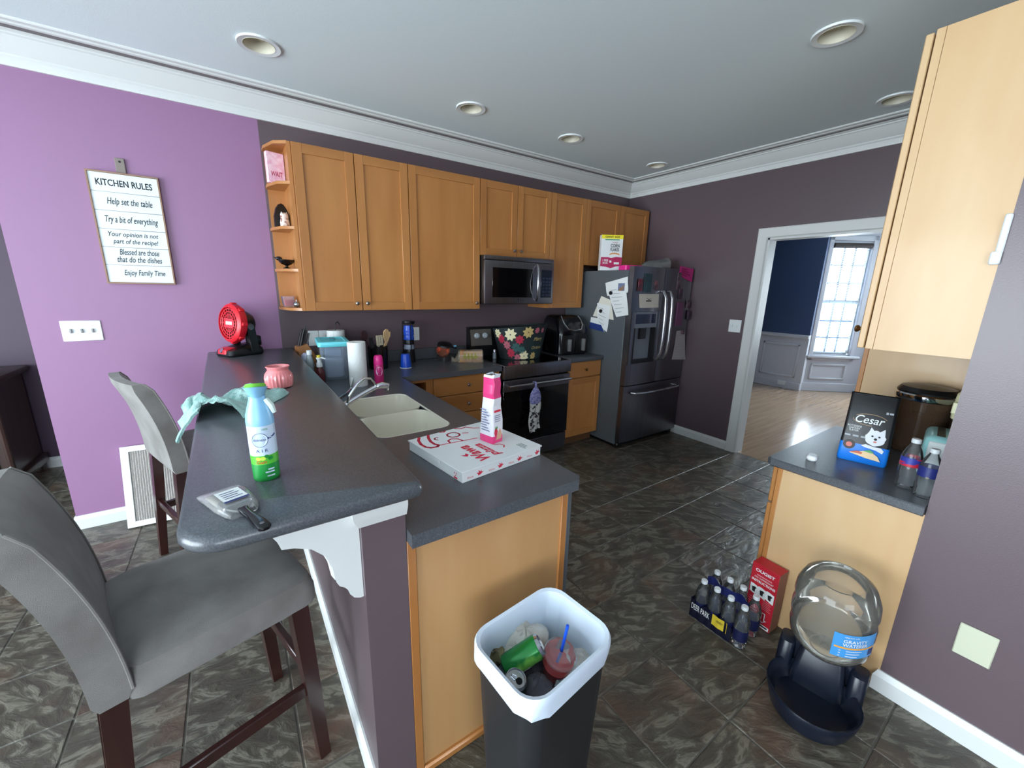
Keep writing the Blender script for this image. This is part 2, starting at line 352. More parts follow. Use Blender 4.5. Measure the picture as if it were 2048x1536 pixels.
g = G(); frame2(g, .09, .66, .62, 2.33, .04, .05, MB @ Matrix.Translation((0, 0, -.07))); g.box(.09, .66, 1.43, 1.48, -.06, -.02, M=MB); obj('sash', g, WHITE, wn)
for i, (a, b, c, d) in enumerate([(.13, .62, 1.725, 1.75), (.13, .62, 2.005, 2.03), (.13, .62, 1.145, 1.17), (.13, .62, .875, .90), (.285, .308, .66, 2.29), (.445, .468, .66, 2.29)]):
    g = G(); g.box(a, b, c, d, -.055, -.035, M=MB); obj('muntin', g, GREYM, wn)
g = G(); g.box(.13, .62, .66, 2.29, -.05, -.046, M=MB); obj('pane', g, clear('window glass', (235, 245, 255), .02), wn)
bl = thing('window_blind', 'white slatted blind with a dark rolled valance in the far dining room window', 'blind', tuple(PB + u * .38 + Vector((0, 0, .66))))
g = G(); g.tube([(.10, 2.30, .0), (.65, 2.30, .0)], .04, 10, M=MB); obj('valance', g, mk('dark valance', (58, 50, 48), .7), bl)
g = G()
for i in range(62):
    yy = .68 + i * .0257; g.add([(.12, yy - .004, -.012), (.63, yy - .004, -.012), (.63, yy + .006, .008), (.12, yy + .006, .008)], [(0, 1, 2, 3)], M=MB)
obj('slats', g, mk('blind slat', (206, 216, 228), .5), bl, kind='stuff')
g = G()
for xx in (.2, .55): g.tube([(xx, .66, 0), (xx, 2.28, 0)], .002, 5, M=MB)
g.tube([(.30, .7, .02), (.30, 1.35, .02)], .003, 5, M=MB); obj('cord', g, GREYM, bl)
op = thing('wall_outlet', 'small white outlet in the baseboard of the far dining room', 'outlet', (3.59, -.55, .08)); g = G(); g.box(.45, .57, .055, .125, 0, .026, .004, M=Mf); obj('cover_plate', g, WHITE, op)
# knee wall with cap
kw = struct('wall_knee', bxs([(-3.787, -3.672, -2.465, 0, 0, 1.04)]), PLUM)
g = G(); cp_ = [(0, .962), (.008, .962), (.012, .972), (.018, .985), (.022, .998), (.022, 1.03), (.03, 1.044), (0, 1.044)]
g.loft([[(*c(d), z) for d, z in cp_] for c in (lambda d: (-3.787 - d, 0), lambda d: (-3.787 - d, -2.465 - d), lambda d: (-3.672 + .002, -2.465 - d))])
struct('trim_5', g, TRIM, smooth=25)
# recessed ceiling lights
CAN = mk('recessed can', (206, 200, 180), .5)
LL = ['leftmost recessed ceiling light, above the bar counter', 'recessed ceiling light above the sink side of the wall cabinets', 'recessed ceiling light in front of the microwave', 'recessed ceiling light in the corner above the refrigerator', 'large recessed ceiling light at the upper right, nearest the camera', 'recessed ceiling light partly hidden by the tall right-hand cabinet']
for (x, y), lb in zip(LP, LL):
    t = thing('recessed_light', lb, 'ceiling light', (x, y, H - .006), group='recessed ceiling lights')
    g = G(); g.lathe([(.072, 0), (.098, -.003), (.100, .001), (.100, .006), (.072, .006)], 32, (x, y, H - .006), cap0=False, cap1=False); obj('trim_ring', g, WHITE, t)
    g = G(); g.lathe([(.073, .002), (.068, .02), (.062, .05), (.0, .055)], 32, (x, y, H - .0065 - .003), cap0=False); g2 = G()
    g.v = [(a, b, c) for a, b, c in g.v]; obj('can', g, CAN, t)

# ---------------------------------------------------------------- cabinets
def knob(parent, p, n, mat=NICKEL, r=.015):
    g = G(); M = MX(p, (0, 0, 1) if abs(n[2]) < .9 else (1, 0, 0), Vector(n).cross(Vector((0, 0, 1))))
    M = Matrix.Translation(p) @ Vector(n).to_track_quat('Z', 'Y').to_matrix().to_4x4()
    g.lathe([(.006, 0), (.005, .012), (r * .8, .016), (r, .021), (r * .9, .027), (r * .5, .030)], 14, M=M); return obj('knob', g, mat, parent)
def shaker(parent, x0, x1, z0, z1, yf, name='door', st=.058, th=.021):
    g = G(); y1 = yf + th
    g.box(x0, x0 + st, yf, y1, z0, z1, .0015); g.box(x1 - st, x1, yf, y1, z0, z1, .0015)
    g.box(x0 + st, x1 - st, yf + .0005, y1, z0, z0 + st, .0015, mi=1); g.box(x0 + st, x1 - st, yf + .0005, y1, z1 - st, z1, .0015, mi=1)
    g.box(x0 + st - .004, x1 - st + .004, yf + .010, y1 - .002, z0 + st - .004, z1 - st + .004)
    return obj(name, g, [MAPLE, MAPLEH], parent)
UX = [-3.575, -3.198, -2.82, -2.21, -1.449, -.998, -.506, -.012]
UT, UB = 2.421, 1.372
def upper(label, x0, x1, z0, doors, knobs):
    t = thing('wall_cabinet', label, 'cabinet', ((x0 + x1) / 2, -.15, z0), group='maple wall cabinets')
    g = G(); g.box(x0 + .001, x1 - .001, -.307, -.002, z0, UT); g.box(x0 + .002, x1 - .002, -.309, -.306, z0 + .002, UT - .002); obj('body', g, MAPLE, t)
    for (a, b), kx in zip(doors, knobs):
        d = shaker(t, a + .003, b - .003, z0 + .001, UT - .003, -.331)
        if kx is not None: knob(d, (kx, -.331, z0 + .052), (0, -1, 0))
    return t
upper('tall two-door maple wall cabinet beside the open corner shelves', UX[0], UX[2], UB, [(UX[0], UX[1]), (UX[1], UX[2])], [-3.24, -3.168])
upper('wide single-door maple wall cabinet just left of the microwave', UX[2], UX[3], UB, [(UX[2], UX[3])], [-2.25])
upper('short two-door maple wall cabinet directly above the microwave', UX[3], UX[4], 1.824, [(UX[3], -1.83), (-1.83, UX[4])], [-1.868, -1.795])
upper('narrow single-door maple wall cabinet between microwave and refrigerator', UX[4], UX[5], UB, [(UX[4], UX[5])], [None])
upper('short two-door maple wall cabinet above the refrigerator', UX[5], UX[7], 1.80, [(UX[5], UX[6]), (UX[6], UX[7] - .03)], [None, None])
t = thing('corner_shelf', 'open maple corner shelf unit at the left end of the wall cabinets', 'shelf', (-3.63, -.1, UB))
g = G(); g.box(-3.597, -3.576, -.31, -.002, UB, UT); obj('side_panel', g, MAPLE, t)
g = G(); g.box(-3.70, -3.597, -.016, -.002, UB, UT + .02); obj('back_panel', g, MAPLE, t)
for z in (1.372, 1.632, 1.902, 2.174, 2.405):
    g = G(); e = 0 if z < 2.4 else .01
    g.prism([(-3.597, -.016), (-3.71, -.016), (-3.71, -.10), (-3.665, -.245 - e), (-3.597, -.30 - e)], z, z + .018); obj('shelf', g, MAPLE, t)
# base cabinets along the back wall
TOE = mk('toe kick', (96, 66, 42), .6)
t = thing('base_cabinet', 'maple drawer cabinet just left of the range', 'cabinet', (-2.48, -.3, 0), group='maple base cabinets')
g = G(); g.box(-2.80, -2.182, -.605, -.003, .10, .873); obj('body', g, MAPLE, t)
g = G(); g.box(-2.80, -2.182, -.54, -.003, 0, .10); obj('toe_kick', g, TOE, t)
for z0, z1 in ((.718, .868), (.562, .712), (.336, .556), (.108, .33)):
    g = G(); g.box(-2.785, -2.188, -.626, -.606, z0, z1, .003); d = obj('drawer', g, MAPLEH, t); knob(d, (-2.49, -.626, (z0 + z1) / 2), (0, -1, 0))
t = thing('base_cabinet', 'maple corner base cabinet with an empty drawer opening behind the sink', 'cabinet', (-2.95, -.3, 0), group='maple base cabinets')
g = G(); g.box(-3.10, -2.802, -.585, -.003, .10, .70); g.box(-2.84, -2.802, -.607, -.003, .70, .873); g.box(-3.10, -2.84, -.607, -.003, .845, .873); g.box(-3.10, -3.06, -.607, -.003, .70, .845); g.box(-3.10, -2.84, -.607, -.58, .55, .70); obj('body', g, MAPLE, t)
g = G(); g.box(-3.06, -2.84, -.30, -.28, .70, .845); g.box(-3.06, -2.84, -.6, -.3, .70, .704); obj('drawer_cavity', g, DARK, t)
t = thing('base_cabinet', 'narrow maple base cabinet between the range and the refrigerator', 'cabinet', (-1.17, -.3, 0), group='maple base cabinets')
g = G(); g.box(-1.403, -.955, -.605, -.003, .10, .873); obj('body', g, MAPLE, t)
g = G(); g.box(-1.403, -.955, -.54, -.003, 0, .10); obj('toe_kick', g, TOE, t)
g = G(); g.box(-1.398, -.96, -.626, -.606, .715, .868, .003); d = obj('drawer', g, MAPLEH, t); knob(d, (-1.18, -.626, .79), (0, -1, 0), BRASS)
shaker(t, -1.398, -.96, .11, .705, -.627)
# peninsula
t = thing('peninsula_cabinet', 'maple peninsula base cabinet with a wide pale end panel behind the trash can', 'cabinet', (-3.37, -1.5, 0))
g = G(); g.box(-3.67, -3.105, -2.44, -1.79, .0, .873); g.box(-3.67, -3.105, -1.79, -1.07, 0, .70); g.box(-3.67, -3.105, -1.07, -.66, 0, .873); g.box(-3.67, -3.56, -1.79, -1.07, .70, .873); g.box(-3.15, -3.105, -1.79, -1.07, .70, .873); obj('body', g, MAPLE, t)
g = G(); g.box(-3.655, -3.098, -2.458, -2.441, .02, .868); obj('end_panel', g, wood('warm maple end panel', (180, 134, 84), (194, 152, 104), st=(4, 4, .8), rough=.45), t)
g = G(); g.box(-3.671, -3.645, -2.466, -2.441, .0, .873, .002); g.box(-3.103, -3.075, -2.466, -2.441, 0, .873, .002); g.box(-3.645, -3.103, -2.464, -2.45, .852, .873, .002); g.box(-3.645, -3.103, -2.472, -2.45, 0, .03, .006); obj('panel_frame', g, MAPLE, t)
t = thing('dishwasher', 'grey dishwasher edge at the peninsula end, beside the trash can', 'dishwasher', (-3.08, -2.15, 0))
g = G(); g.box(-3.074, -3.052, -2.462, -1.87, .10, .872, .003); obj('door', g, FRSIDE, t)
g = G(); g.tube([(-3.02, -2.4, .80), (-3.02, -1.93, .80)], .011, 10); g.box(-3.052, -3.02, -2.40, -2.38, .795, .805); g.box(-3.052, -3.02, -1.95, -1.93, .795, .805); obj('handle', g, STEEL, t)
for a, b, lb in ((-1.865, -1.40, 'maple sink base door'), (-1.395, -.93, 'maple sink base door')):
    g = G(); g.box(-3.104, -3.084, a, b, .12, .86, .003); obj('door', g, MAPLE, bpy.data.objects['peninsula_cabinet'])
# worktops
def edge_box(g, x0, x1, y0, y1, z0=.874, z1=.914, b=.006): g.box(x0, x1, y0, y1, z0, z1, b, 2)
t = thing('kitchen_worktop', 'dark charcoal L-shaped worktop holding the sink, lower than the bar', 'worktop', (-3.36, -1.2, .874))
poly = [(-3.670, -.002), (-3.670, -2.505), (-3.065, -2.505), (-3.045, -2.485), (-3.045, -.65), (-2.179, -.65), (-2.179, -.002)]
SX0, SX1, SY0, SY1 = -3.545, -3.185, -1.775, -1.08
b = bmesh.new(); hole = rr(SX1 - SX0, SY1 - SY0, .06, 5, (SX0 + SX1) / 2, (SY0 + SY1) / 2)
def ring(vs): return [b.edges.new((vs[k], vs[(k + 1) % len(vs)])) for k in range(len(vs))]
es = ring([b.verts.new((x, y, 0)) for x, y in poly]) + ring([b.verts.new((x, y, 0)) for x, y in hole])
bmesh.ops.triangle_fill(b, use_beauty=True, use_dissolve=False, edges=es); b.verts.index_update()
vs = [tuple(q.co) for q in b.verts]; fs = [[q.index for q in fc.verts] for fc in b.faces]; b.free()
g = G()
def band(pl, prof):  # walls of an outline with rounded nose
    n = len(pl); g.loft([[(x, y, z) for x, y in pl] for z in prof], cap0=False, cap1=False)
g.add([(x, y, .914) for x, y, z in vs], fs); g.add([(x, y, .874) for x, y, z in vs], fs); band(poly, (.874, .914)); band(hole, (.874, .914))
obj('top', g, COUNTER, t)
g = G(); g.box(-3.67, -2.19, -.022, -.002, .9142, 1.012, .004); tag(obj('backsplash', g, COUNTER), 'low charcoal backsplash along the back wall left of the range', 'backsplash', 'charcoal backsplashes')
g = G(); g.box(-3.671, -3.652, -2.4, -.023, .9142, 1.03, .003); tag(obj('backsplash', g, COUNTER), 'charcoal backsplash between the sink worktop and the raised bar', 'backsplash', 'charcoal backsplashes')
t = thing('small_worktop', 'short dark charcoal worktop under the air fryer beside the refrigerator', 'worktop', (-1.16, -.32, .874))
g = G(); g.box(-1.405, -.953, -.65, -.002, .874, .914, .005, 2); obj('top', g, COUNTER, t)
g = G(); g.box(-1.405, -.953, -.022, -.002, .9142, 1.012, .004); tag(obj('backsplash', g, COUNTER), 'short charcoal backsplash behind the air fryer', 'backsplash', 'charcoal backsplashes')
# sink
t = thing('kitchen_sink', 'cream double-bowl sink set into the dark worktop', 'sink', ((SX0 + SX1) / 2, -1.43, .73))
def bowl(g, x0, x1, y0, y1):
    cx, cy, W_, D_ = (x0 + x1) / 2, (y0 + y1) / 2, x1 - x0, y1 - y0
    g.loft([[(x, y, z) for x, y in rr(W_ - i, D_ - i, r, 5, cx, cy)] for i, r, z in ((0, .055, .906), (.008, .055, .885), (.02, .055, .79), (.05, .06, .745), (.12, .06, .737))], cap0=False)
g = G(); bowl(g, SX0 + .004, SX1 - .004, SY0 + .004, -1.425); bowl(g, SX0 + .004, SX1 - .004, -1.405, SY1 - .004); obj('bowl', g, CREAM, t)
g = G(); g.loft([[(x, y, z) for x, y in rr(SX1 - SX0 - i, SY1 - SY0 - i, .06, 5, (SX0 + SX1) / 2, (SY0 + SY1) / 2)] for i, z in ((-.004, .9135), (.002, .9150), (.009, .907))], cap0=False, cap1=False); obj('rim', g, CREAM, t)
g = G(); g.box(SX0 + .01, SX1 - .01, -1.428, -1.402, .80, .900, .010, 3); obj('divider', g, CREAM, t)
for y in (-1.6, -1.25): g = G(); g.lathe([(.0, 0), (.035, .001), (.04, .003), (.042, .0)], 18, (-3.36, y, .7375)); obj('drain', g, STEEL, t)
t = thing('kitchen_faucet', 'chrome faucet arching over the cream sink', 'faucet', (-3.60, -1.40, .914))
g = G(); g.lathe([(.03, 0), (.03, .008), (.022, .014), (.02, .05), (.018, .06), (0, .062)], 18, (-3.60, -1.40, .914)); obj('base', g, CHROME, t)
g = G(); g.tube([(-3.60, -1.40, .96), (-3.57, -1.39, .985), (-3.50, -1.385, 1.018), (-3.44, -1.38, 1.042), (-3.405, -1.38, 1.052)], .011, 10); obj('spout', g, CHROME, t)
g = G(); g.tube([(-3.425, -1.38, 1.05), (-3.40, -1.38, 1.053), (-3.365, -1.38, 1.045)], [.012, .018, .014], 12); g.tube([(-3.375, -1.38, 1.048), (-3.373, -1.38, 1.022)], [.010, .009], 10); obj('spray_head', g, CHROME, t)
g = G(); g.tube([(-3.575, -1.395, .985), (-3.565, -1.39, 1.02), (-3.52, -1.385, 1.075), (-3.485, -1.38, 1.097), (-3.455, -1.38, 1.093), (-3.425, -1.38, 1.052)], .007, 8); obj('hose', g, CHROME, t)
# bar top and corbels
t = thing('bar_counter', 'raised charcoal bar top with a rounded corner on the purple half wall', 'bar counter', (-3.9, -1.3, 1.044))
pl = [(-3.65, -.002), (-4.168, -.002), (-4.135, -2.40)]
for i in range(7):
    a = math.radians(180 + 90 * i / 6); pl.append((-4.045 + .09 * math.cos(a), -2.466 + .09 * math.sin(a)))
for i in range(4):
    a = math.radians(270 + 90 * i / 3); pl.append((-3.67 + .02 * math.cos(a), -2.536 + .02 * math.sin(a)))
cx, cy = -3.91, -1.3
def inset(pl, d): return [(x + (d if x < cx else -d), y + (d if y < -2.3 else 0)) for x, y in pl]
g = G(); g.loft([[(x, y, z) for x, y in inset(pl, d)] for d, z in ((.012, 1.044), (.003, 1.050), (0, 1.058), (0, 1.068), (.003, 1.077), (.010, 1.082))]); obj('slab', g, COUNTER, t, smooth=50)
for y, lb in ((-2.41, 'white scrolled corbel under the near end of the bar top'), (-1.25, 'white corbel under the middle of the bar top, half hidden by a stool')):
    prof = [(-3.788, 1.043), (-3.975, 1.043), (-3.978, 1.018), (-3.968, 1.0), (-3.962, .978), (-3.935, .972), (-3.90, .955), (-3.872, .925), (-3.858, .885), (-3.852, .84), (-3.845, .825), (-3.828, .812), (-3.822, .79), (-3.812, .775), (-3.798, .768), (-3.788, .768)]
    prof = [(x, z - .028 if z < 1.03 else z - .001) for x, z in prof]
    t = thing('corbel', lb, 'corbel', (-3.85, y, .74), group='white bar corbels')
    g = G(); g.prism(prof, -.036, .036, M=MX((0, y, 0), (1, 0, 0), (0, 0, 1))); obj('bracket', g, TRIM, t)
    g = G(); g.tube([(x, y - .0, z) for x, z in prof[2:-1]], .006, 6); o = obj('bead', g, TRIM, t)
# microwave
t = thing('microwave', 'stainless over-the-range microwave with a bowed handle', 'microwave', (-1.83, -.2, 1.416))
g = G(); g.box(-2.205, -1.452, -.375, -.004, 1.416, 1.820, .004); obj('body', g, BLACK, t)
g = G(); g.box(-2.208, -1.450, -.402, -.376, 1.785, 1.822, .006, 2); obj('vent_grille', g, STEELD, t)
g = G(); g.box(-2.208, -1.450, -.405, -.376, 1.418, 1.783, .008, 2); d = obj('door', g, STEELD, t)
g = G(); g.box(-2.13, -1.70, -.408, -.404, 1.475, 1.725, .002); obj('window', g, BGLASS, d)
g = G(); g.box(-1.60, -1.478, -.408, -.404, 1.475, 1.725, .002); k = obj('control_panel', g, mk('dark blue panel', (16, 20, 34), .2), t)
g = G()
for r in range(6):
    for c in range(3): g.box(-1.585 + c * .036, -1.56 + c * .036, -.4086, -.408, 1.49 + r * .03, 1.508 + r * .03)
obj('buttons', g, mk('panel button', (40, 48, 72), .4), k)
g = G(); g.tube([(-1.655, -.41, 1.445), (-1.66, -.43, 1.47), (-1.672, -.455, 1.53), (-1.677, -.462, 1.60), (-1.672, -.455, 1.68), (-1.66, -.43, 1.74), (-1.655, -.41, 1.765)], [.011, .012, .013, .013, .013, .012, .011], 10); obj('handle', g, STEEL, t)
g = G(); g.box(-1.86, -1.853, -.4066, -.4052, 1.436, 1.462); g.box(-1.866, -1.847, -.4066, -.4052, 1.456, 1.462); g.box(-1.84, -1.79, -.4066, -.4052, 1.446, 1.450); obj('badge', g, CHROME, t)
# range
t = thing('kitchen_range', 'stainless electric range with black oven door', 'range', (-1.79, -.33, 0))
RX0, RX1 = -2.172, -1.411
g = G(); g.box(RX0, RX1, -.62, -.004, .02, .895); obj('body', g, BLACK, t)
g = G(); g.box(RX0, RX1, -.655, -.06, .896, .914, .004); obj('cooktop', g, BGLASS, t)
g = G(); g.box(RX0, RX1, -.672, -.622, .80, .912, .006, 2); g.box(RX0, RX0 + .018, -.674, -.02, .90, .918, .003); g.box(RX1 - .018, RX1, -.674, -.02, .90, .918, .003); obj('front_trim', g, STEELD, t)
g = G(); g.box(RX0 + .004, RX1 - .004, -.66, -.621, .205, .785, .006); d = obj('oven_door', g, BGLASS, t)
g = G(); g.box(RX0 + .004, RX1 - .004, -.664, -.655, .685, .785, .003); obj('door_rail', g, STEELD, d)
g = G(); g.tube([(RX0 + .03, -.71, .742), (RX1 - .03, -.71, .742)], .014, 12, flat=.8)
for x in (RX0 + .05, RX1 - .05): g.box(x - .012, x + .012, -.71, -.66, .733, .751, .003)
obj('handle', g, STEEL, d)
g = G(); g.box(RX0 + .004, RX1 - .004, -.65, -.621, .03, .195, .006); obj('storage_drawer', g, STEELD, t)
g = G(); g.prism([(-.10, .914), (-.004, .914), (-.004, 1.185), (-.055, 1.185)], RX0, RX1, M=Matrix(((0, 0, 1, 0), (1, 0, 0, 0), (0, 1, 0, 0), (0, 0, 0, 1)))); p = obj('control_panel', g, BLACK, t)
Mr = MX((RX0, -.0785, 1.05), (1, 0, 0), (0, .045 / .271, 1))
for a, b_ in ((.012, .24), (.52, .75)): g = G(); g.box(a, b_, -.04, .115, .0, .004, M=Mr); obj('panel_face', g, mk('warm grey panel', (112, 106, 100), .35, .3), p)
for x in (.075, .165, .60, .69):
    g = G(); g.lathe([(.026, .003), (.026, .010), (.020, .012), (.019, .032), (0, .033)], 18, (x, .055, 0), M=Mr); g.box(x - .003, x + .003, .04, .075, .032, .036, M=Mr); obj('knob', g, mk('range knob', (196, 204, 210), .3, .3), p)
# refrigerator
t = thing('refrigerator', 'stainless french-door refrigerator with grey side, in the corner', 'refrigerator', (-.48, -.45, 0))
FX0, FX1, FY = -.948, -.022, -.945
g = G(); g.box(FX0, FX1, -.872, -.03, .03, 1.742, .006); obj('body', g, FRSIDE, t)
g = G(); g.box(FX0 + .02, FX1 - .02, -.86, -.2, 0, .03); g.box(FX0 + .01, FX0 + .09, -.90, -.85, 0, .055, .01); g.box(FX1 - .09, FX1 - .01, -.90, -.85, 0, .055, .01); obj('foot', g, BLACK, t)
def curved(g, x0, x1, z0, z1, bow=.012, th=.066, n=8):
    loops = []
    pts = []
    for i in range(n + 1):
        s = i / n; pts.append((x0 + (x1 - x0) * s, FY + bow * (2 * s - 1) ** 4 * 1.2))
    pl = pts + [(x1, FY + th), (x0, FY + th)]
    g.prism(pl, z0, z1)
SP = -.485
DX0, DX1, DZ0, DZ1 = -.885, -.55, .875, 1.355       # dispenser
g = G(); curved(g, FX0, SP - .003, 1.365, 1.775); curved(g, FX0, SP - .003, .655, .868); curved(g, FX0, DX0, .868, 1.365, bow=.004); curved(g, DX1, SP - .003, .868, 1.365, bow=.003)
dl = obj('door', g, STEELD, t)
g = G(); g.box(DX0, DX1, FY + .012, FY + .06, 1.21, 1.362); g.box(DX0, DX1, FY + .062, FY + .066, .868, 1.21); obj('dispenser_panel', g, mk('dispenser grey', (112, 116, 126), .35), dl)
g = G(); g.box(DX0 + .02, DX1 - .02, FY + .009, FY + .013, 1.25, 1.34); obj('dispenser_screen', g, mk('navy screen', (18, 26, 58), .2), dl)
g = G(); g.box(DX0, DX0 + .02, FY + .005, FY + .06, .868, 1.21); g.box(DX1 - .02, DX1, FY + .005, FY + .06, .868, 1.21); g.box(DX0, DX1, FY + .003, FY + .062, .868, .90); g.box(-.76, -.67, FY + .03, FY + .05, 1.10, 1.21); obj('dispenser_niche', g, BLACK, dl)
g = G(); curved(g, SP + .003, FX1, .655, 1.775); dr = obj('door', g, STEELD, t)
g = G(); curved(g, FX0, FX1, .065, .645, bow=.014); fz = obj('freezer_drawer', g, STEELD, t)
for x, dd in ((-.535, dl), (-.435, dr)):
    g = G(); g.tube([(x, FY - .0, 1.56), (x, FY - .03, 1.55), (x, FY - .058, 1.49), (x, FY - .066, 1.36), (x, FY - .066, 1.10), (x, FY - .058, .96), (x, FY - .03, .895), (x, FY, .885)], [.014, .016, .016, .016, .016, .016, .016, .014], 10); obj('handle', g, STEEL, dd)
g = G(); g.tube([(FX0 + .10, FY, .575), (FX0 + .11, FY - .04, .575), (FX0 + .2, FY - .058, .575), (-.485, FY - .066, .575), (FX1 - .2, FY - .058, .575), (FX1 - .11, FY - .04, .575), (FX1 - .10, FY, .575)], .013, 10); obj('handle', g, STEEL, fz)
# right-hand run: low worktop, base, wall cabinet, pantry
CZ = .825
t = thing('desk_cabinet', 'pale maple base cabinet end panel below the right-hand worktop', 'cabinet', (-1.6, -2.97, 0))
g = G(); g.box(-1.975, -1.196, -3.245, -2.715, .0, .786); obj('body', g, MAPLE, t)
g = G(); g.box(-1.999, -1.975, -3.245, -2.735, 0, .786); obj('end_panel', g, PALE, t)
g = G(); g.box(-2.0, -1.976, -2.735, -2.714, 0, .786, .002); obj('face_frame', g, MAPLE, t)
g = G(); g.box(-1.992, -1.60, -2.712, -2.692, .60, .775, .003); g.box(-1.592, -1.2, -2.712, -2.692, .60, .775, .003); obj('drawer', g, MAPLEH, t)
for a, b in ((-1.992, -1.60), (-1.592, -1.2)):
    g = G(); g.box(a, b, -2.712, -2.692, .10, .592, .003); obj('door', g, MAPLE, t)
t = thing('desk_worktop', 'dark charcoal right-hand worktop holding the dog food bag', 'worktop', (-1.6, -2.97, .79))
g = G(); pl_ = [(-1.196, -3.247), (-1.196, -2.672), (-2.015, -2.672), (-2.032, -2.69), (-2.032, -3.198), (-1.879, -3.198), (-1.879, -3.247)]
g.loft([[(x + (.004 if (x < -2 and k in (0, 3)) else 0), y - (.004 if (y > -2.7 and k in (0, 3)) else 0), z) for x, y in pl_] for k, z in enumerate((.788, .793, .820, CZ))]); obj('top', g, COUNTER, t)
t = thing('tall_cabinet', 'maple tall cabinet at the far end of the right-hand worktop', 'cabinet', (-.9, -2.98, 0))
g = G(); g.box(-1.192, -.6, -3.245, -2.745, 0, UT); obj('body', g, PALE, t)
g = G(); g.box(-1.190, -.6, -2.743, -2.722, .1, 1.30, .002); g.box(-1.190, -.6, -2.743, -2.722, 1.31, UT, .002); obj('door', g, MAPLE, t)
t = thing('wall_cabinet', 'large pale maple wall cabinet side at the upper right, lit by daylight', 'cabinet', (-1.6, -3.08, 1.36), group='maple wall cabinets')
g = G(); g.box(-1.975, -1.195, -3.248, -2.925, 1.362, 2.402); obj('body', g, MAPLE, t)
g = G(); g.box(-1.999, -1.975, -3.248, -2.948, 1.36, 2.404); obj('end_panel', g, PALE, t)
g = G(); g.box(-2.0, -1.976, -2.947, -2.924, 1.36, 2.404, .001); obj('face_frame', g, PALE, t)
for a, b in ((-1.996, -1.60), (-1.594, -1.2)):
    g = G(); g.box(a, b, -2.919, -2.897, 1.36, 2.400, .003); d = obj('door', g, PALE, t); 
    if a < -1.9: knob(d, (-1.95, -2.897, 1.43), (0, 1, 0), BRASS, .014)

# ---------------------------------------------------------------- photo pixel -> point on a known plane
def _ray(px, py): return rv * ((px - 1024) / 801.947) + uv * (-(py - 768) / 801.947) + fv
def PZ(px, py, z): d = _ray(px, py); return cp + d * ((z - cp.z) / d.z)
def PX(px, py, x): d = _ray(px, py); return cp + d * ((x - cp.x) / d.x)
def PY(px, py, y): d = _ray(px, py); return cp + d * ((y - cp.y) / d.y)
# ---------------------------------------------------------------- bar stools
def stool(label, loc, rz):
    t = thing('bar_stool', label, 'stool', loc, rz, 'upholstered bar stools')
    def o(n, g, m): return obj(n, g, m, t, world=False)
    g = G()
    def slab(x, z): return [(x0, y0, z) for x0, y0 in x]
    rows = []
    for ins, z, r in ((.012, .600, .03), (.002, .612, .035), (0, .63, .035), (0, .660, .04), (.008, .690, .045), (.03, .706, .05), (.09, .714, .05)):
        rows.append([(x, y, z) for x, y in rr(.44 - 2 * ins, .455 - 2 * ins, r, 5, .01, 0)])
    g.loft(rows); o('seat', g, FABRIC)
    g = G(); N = 14; rows = []
    for i in range(N + 1):
        s = i / N; z = .615 + .475 * s
        xf = -.190 - .010 * s - .088 * s ** 2.2; th = .068 - .004 * s
        hw = .228 - .006 * s; bow = .022 * math.sin(math.pi * min(1, s * 1.0))
        e = .012 if i in (0, N) else 0
        pl = []
        for k in range(9):
            y = -hw + e + (2 * hw - 2 * e) * k / 8; q = 1 - (y / hw) ** 2
            pl.append((xf - e - .024 * q * s, y, z))
        for k in range(9):
            y = hw - e - (2 * hw - 2 * e) * k / 8; q = 1 - (y / hw) ** 2
            pl.append((xf - th + e - .024 * q * s, y, z))
        rows.append(pl)
    g.loft(rows); bk = o('backrest', g, FABRIC)
    for sy in (0, 8):
        g = G(); g.tube([tuple(Vector(rw[sy]) + Vector((.001, 0, 0))) for rw in rows[1:]], .0035, 6); obj('seam', g, FABRIC, bk, world=False)
    for sx, sy in ((1, 1), (1, -1), (-1, 1), (-1, -1)):
        g = G(); xt, yt = (.175 if sx > 0 else -.225), .195 * sy; xb, yb = (.20 if sx > 0 else -.275), .205 * sy
        def sq(x, y, z, h): return [(x + h, y + h, z), (x - h, y + h, z), (x - h, y - h, z), (x + h, y - h, z)]
        top = .605 if sx > 0 else .62
        g.loft([sq(xb, yb, 0, .017), sq((xb + xt) / 2, (yb + yt) / 2, top / 2, .021), sq(xt, yt, top, .024)]); o('leg', g, ESPRESSO)
    for y in (-.2, .2):
        g = G(); g.box(-.25, .19, y - .011, y + .011, .275, .315, .003); o('stretcher', g, ESPRESSO)
    g = G(); g.box(.18, .202, -.2, .2, .315, .352, .003); o('stretcher', g, ESPRESSO)
    g = G(); g.box(-.262, -.24, -.2, .2, .315, .352, .003); o('stretcher', g, ESPRESSO)
    return t
stool('grey upholstered bar stool in the near foreground under the bar end', (-4.153, -2.07, 0), math.radians(15))
stool('grey upholstered bar stool by the purple wall, beyond the first stool', (-4.157, -.69, 0), math.radians(20))
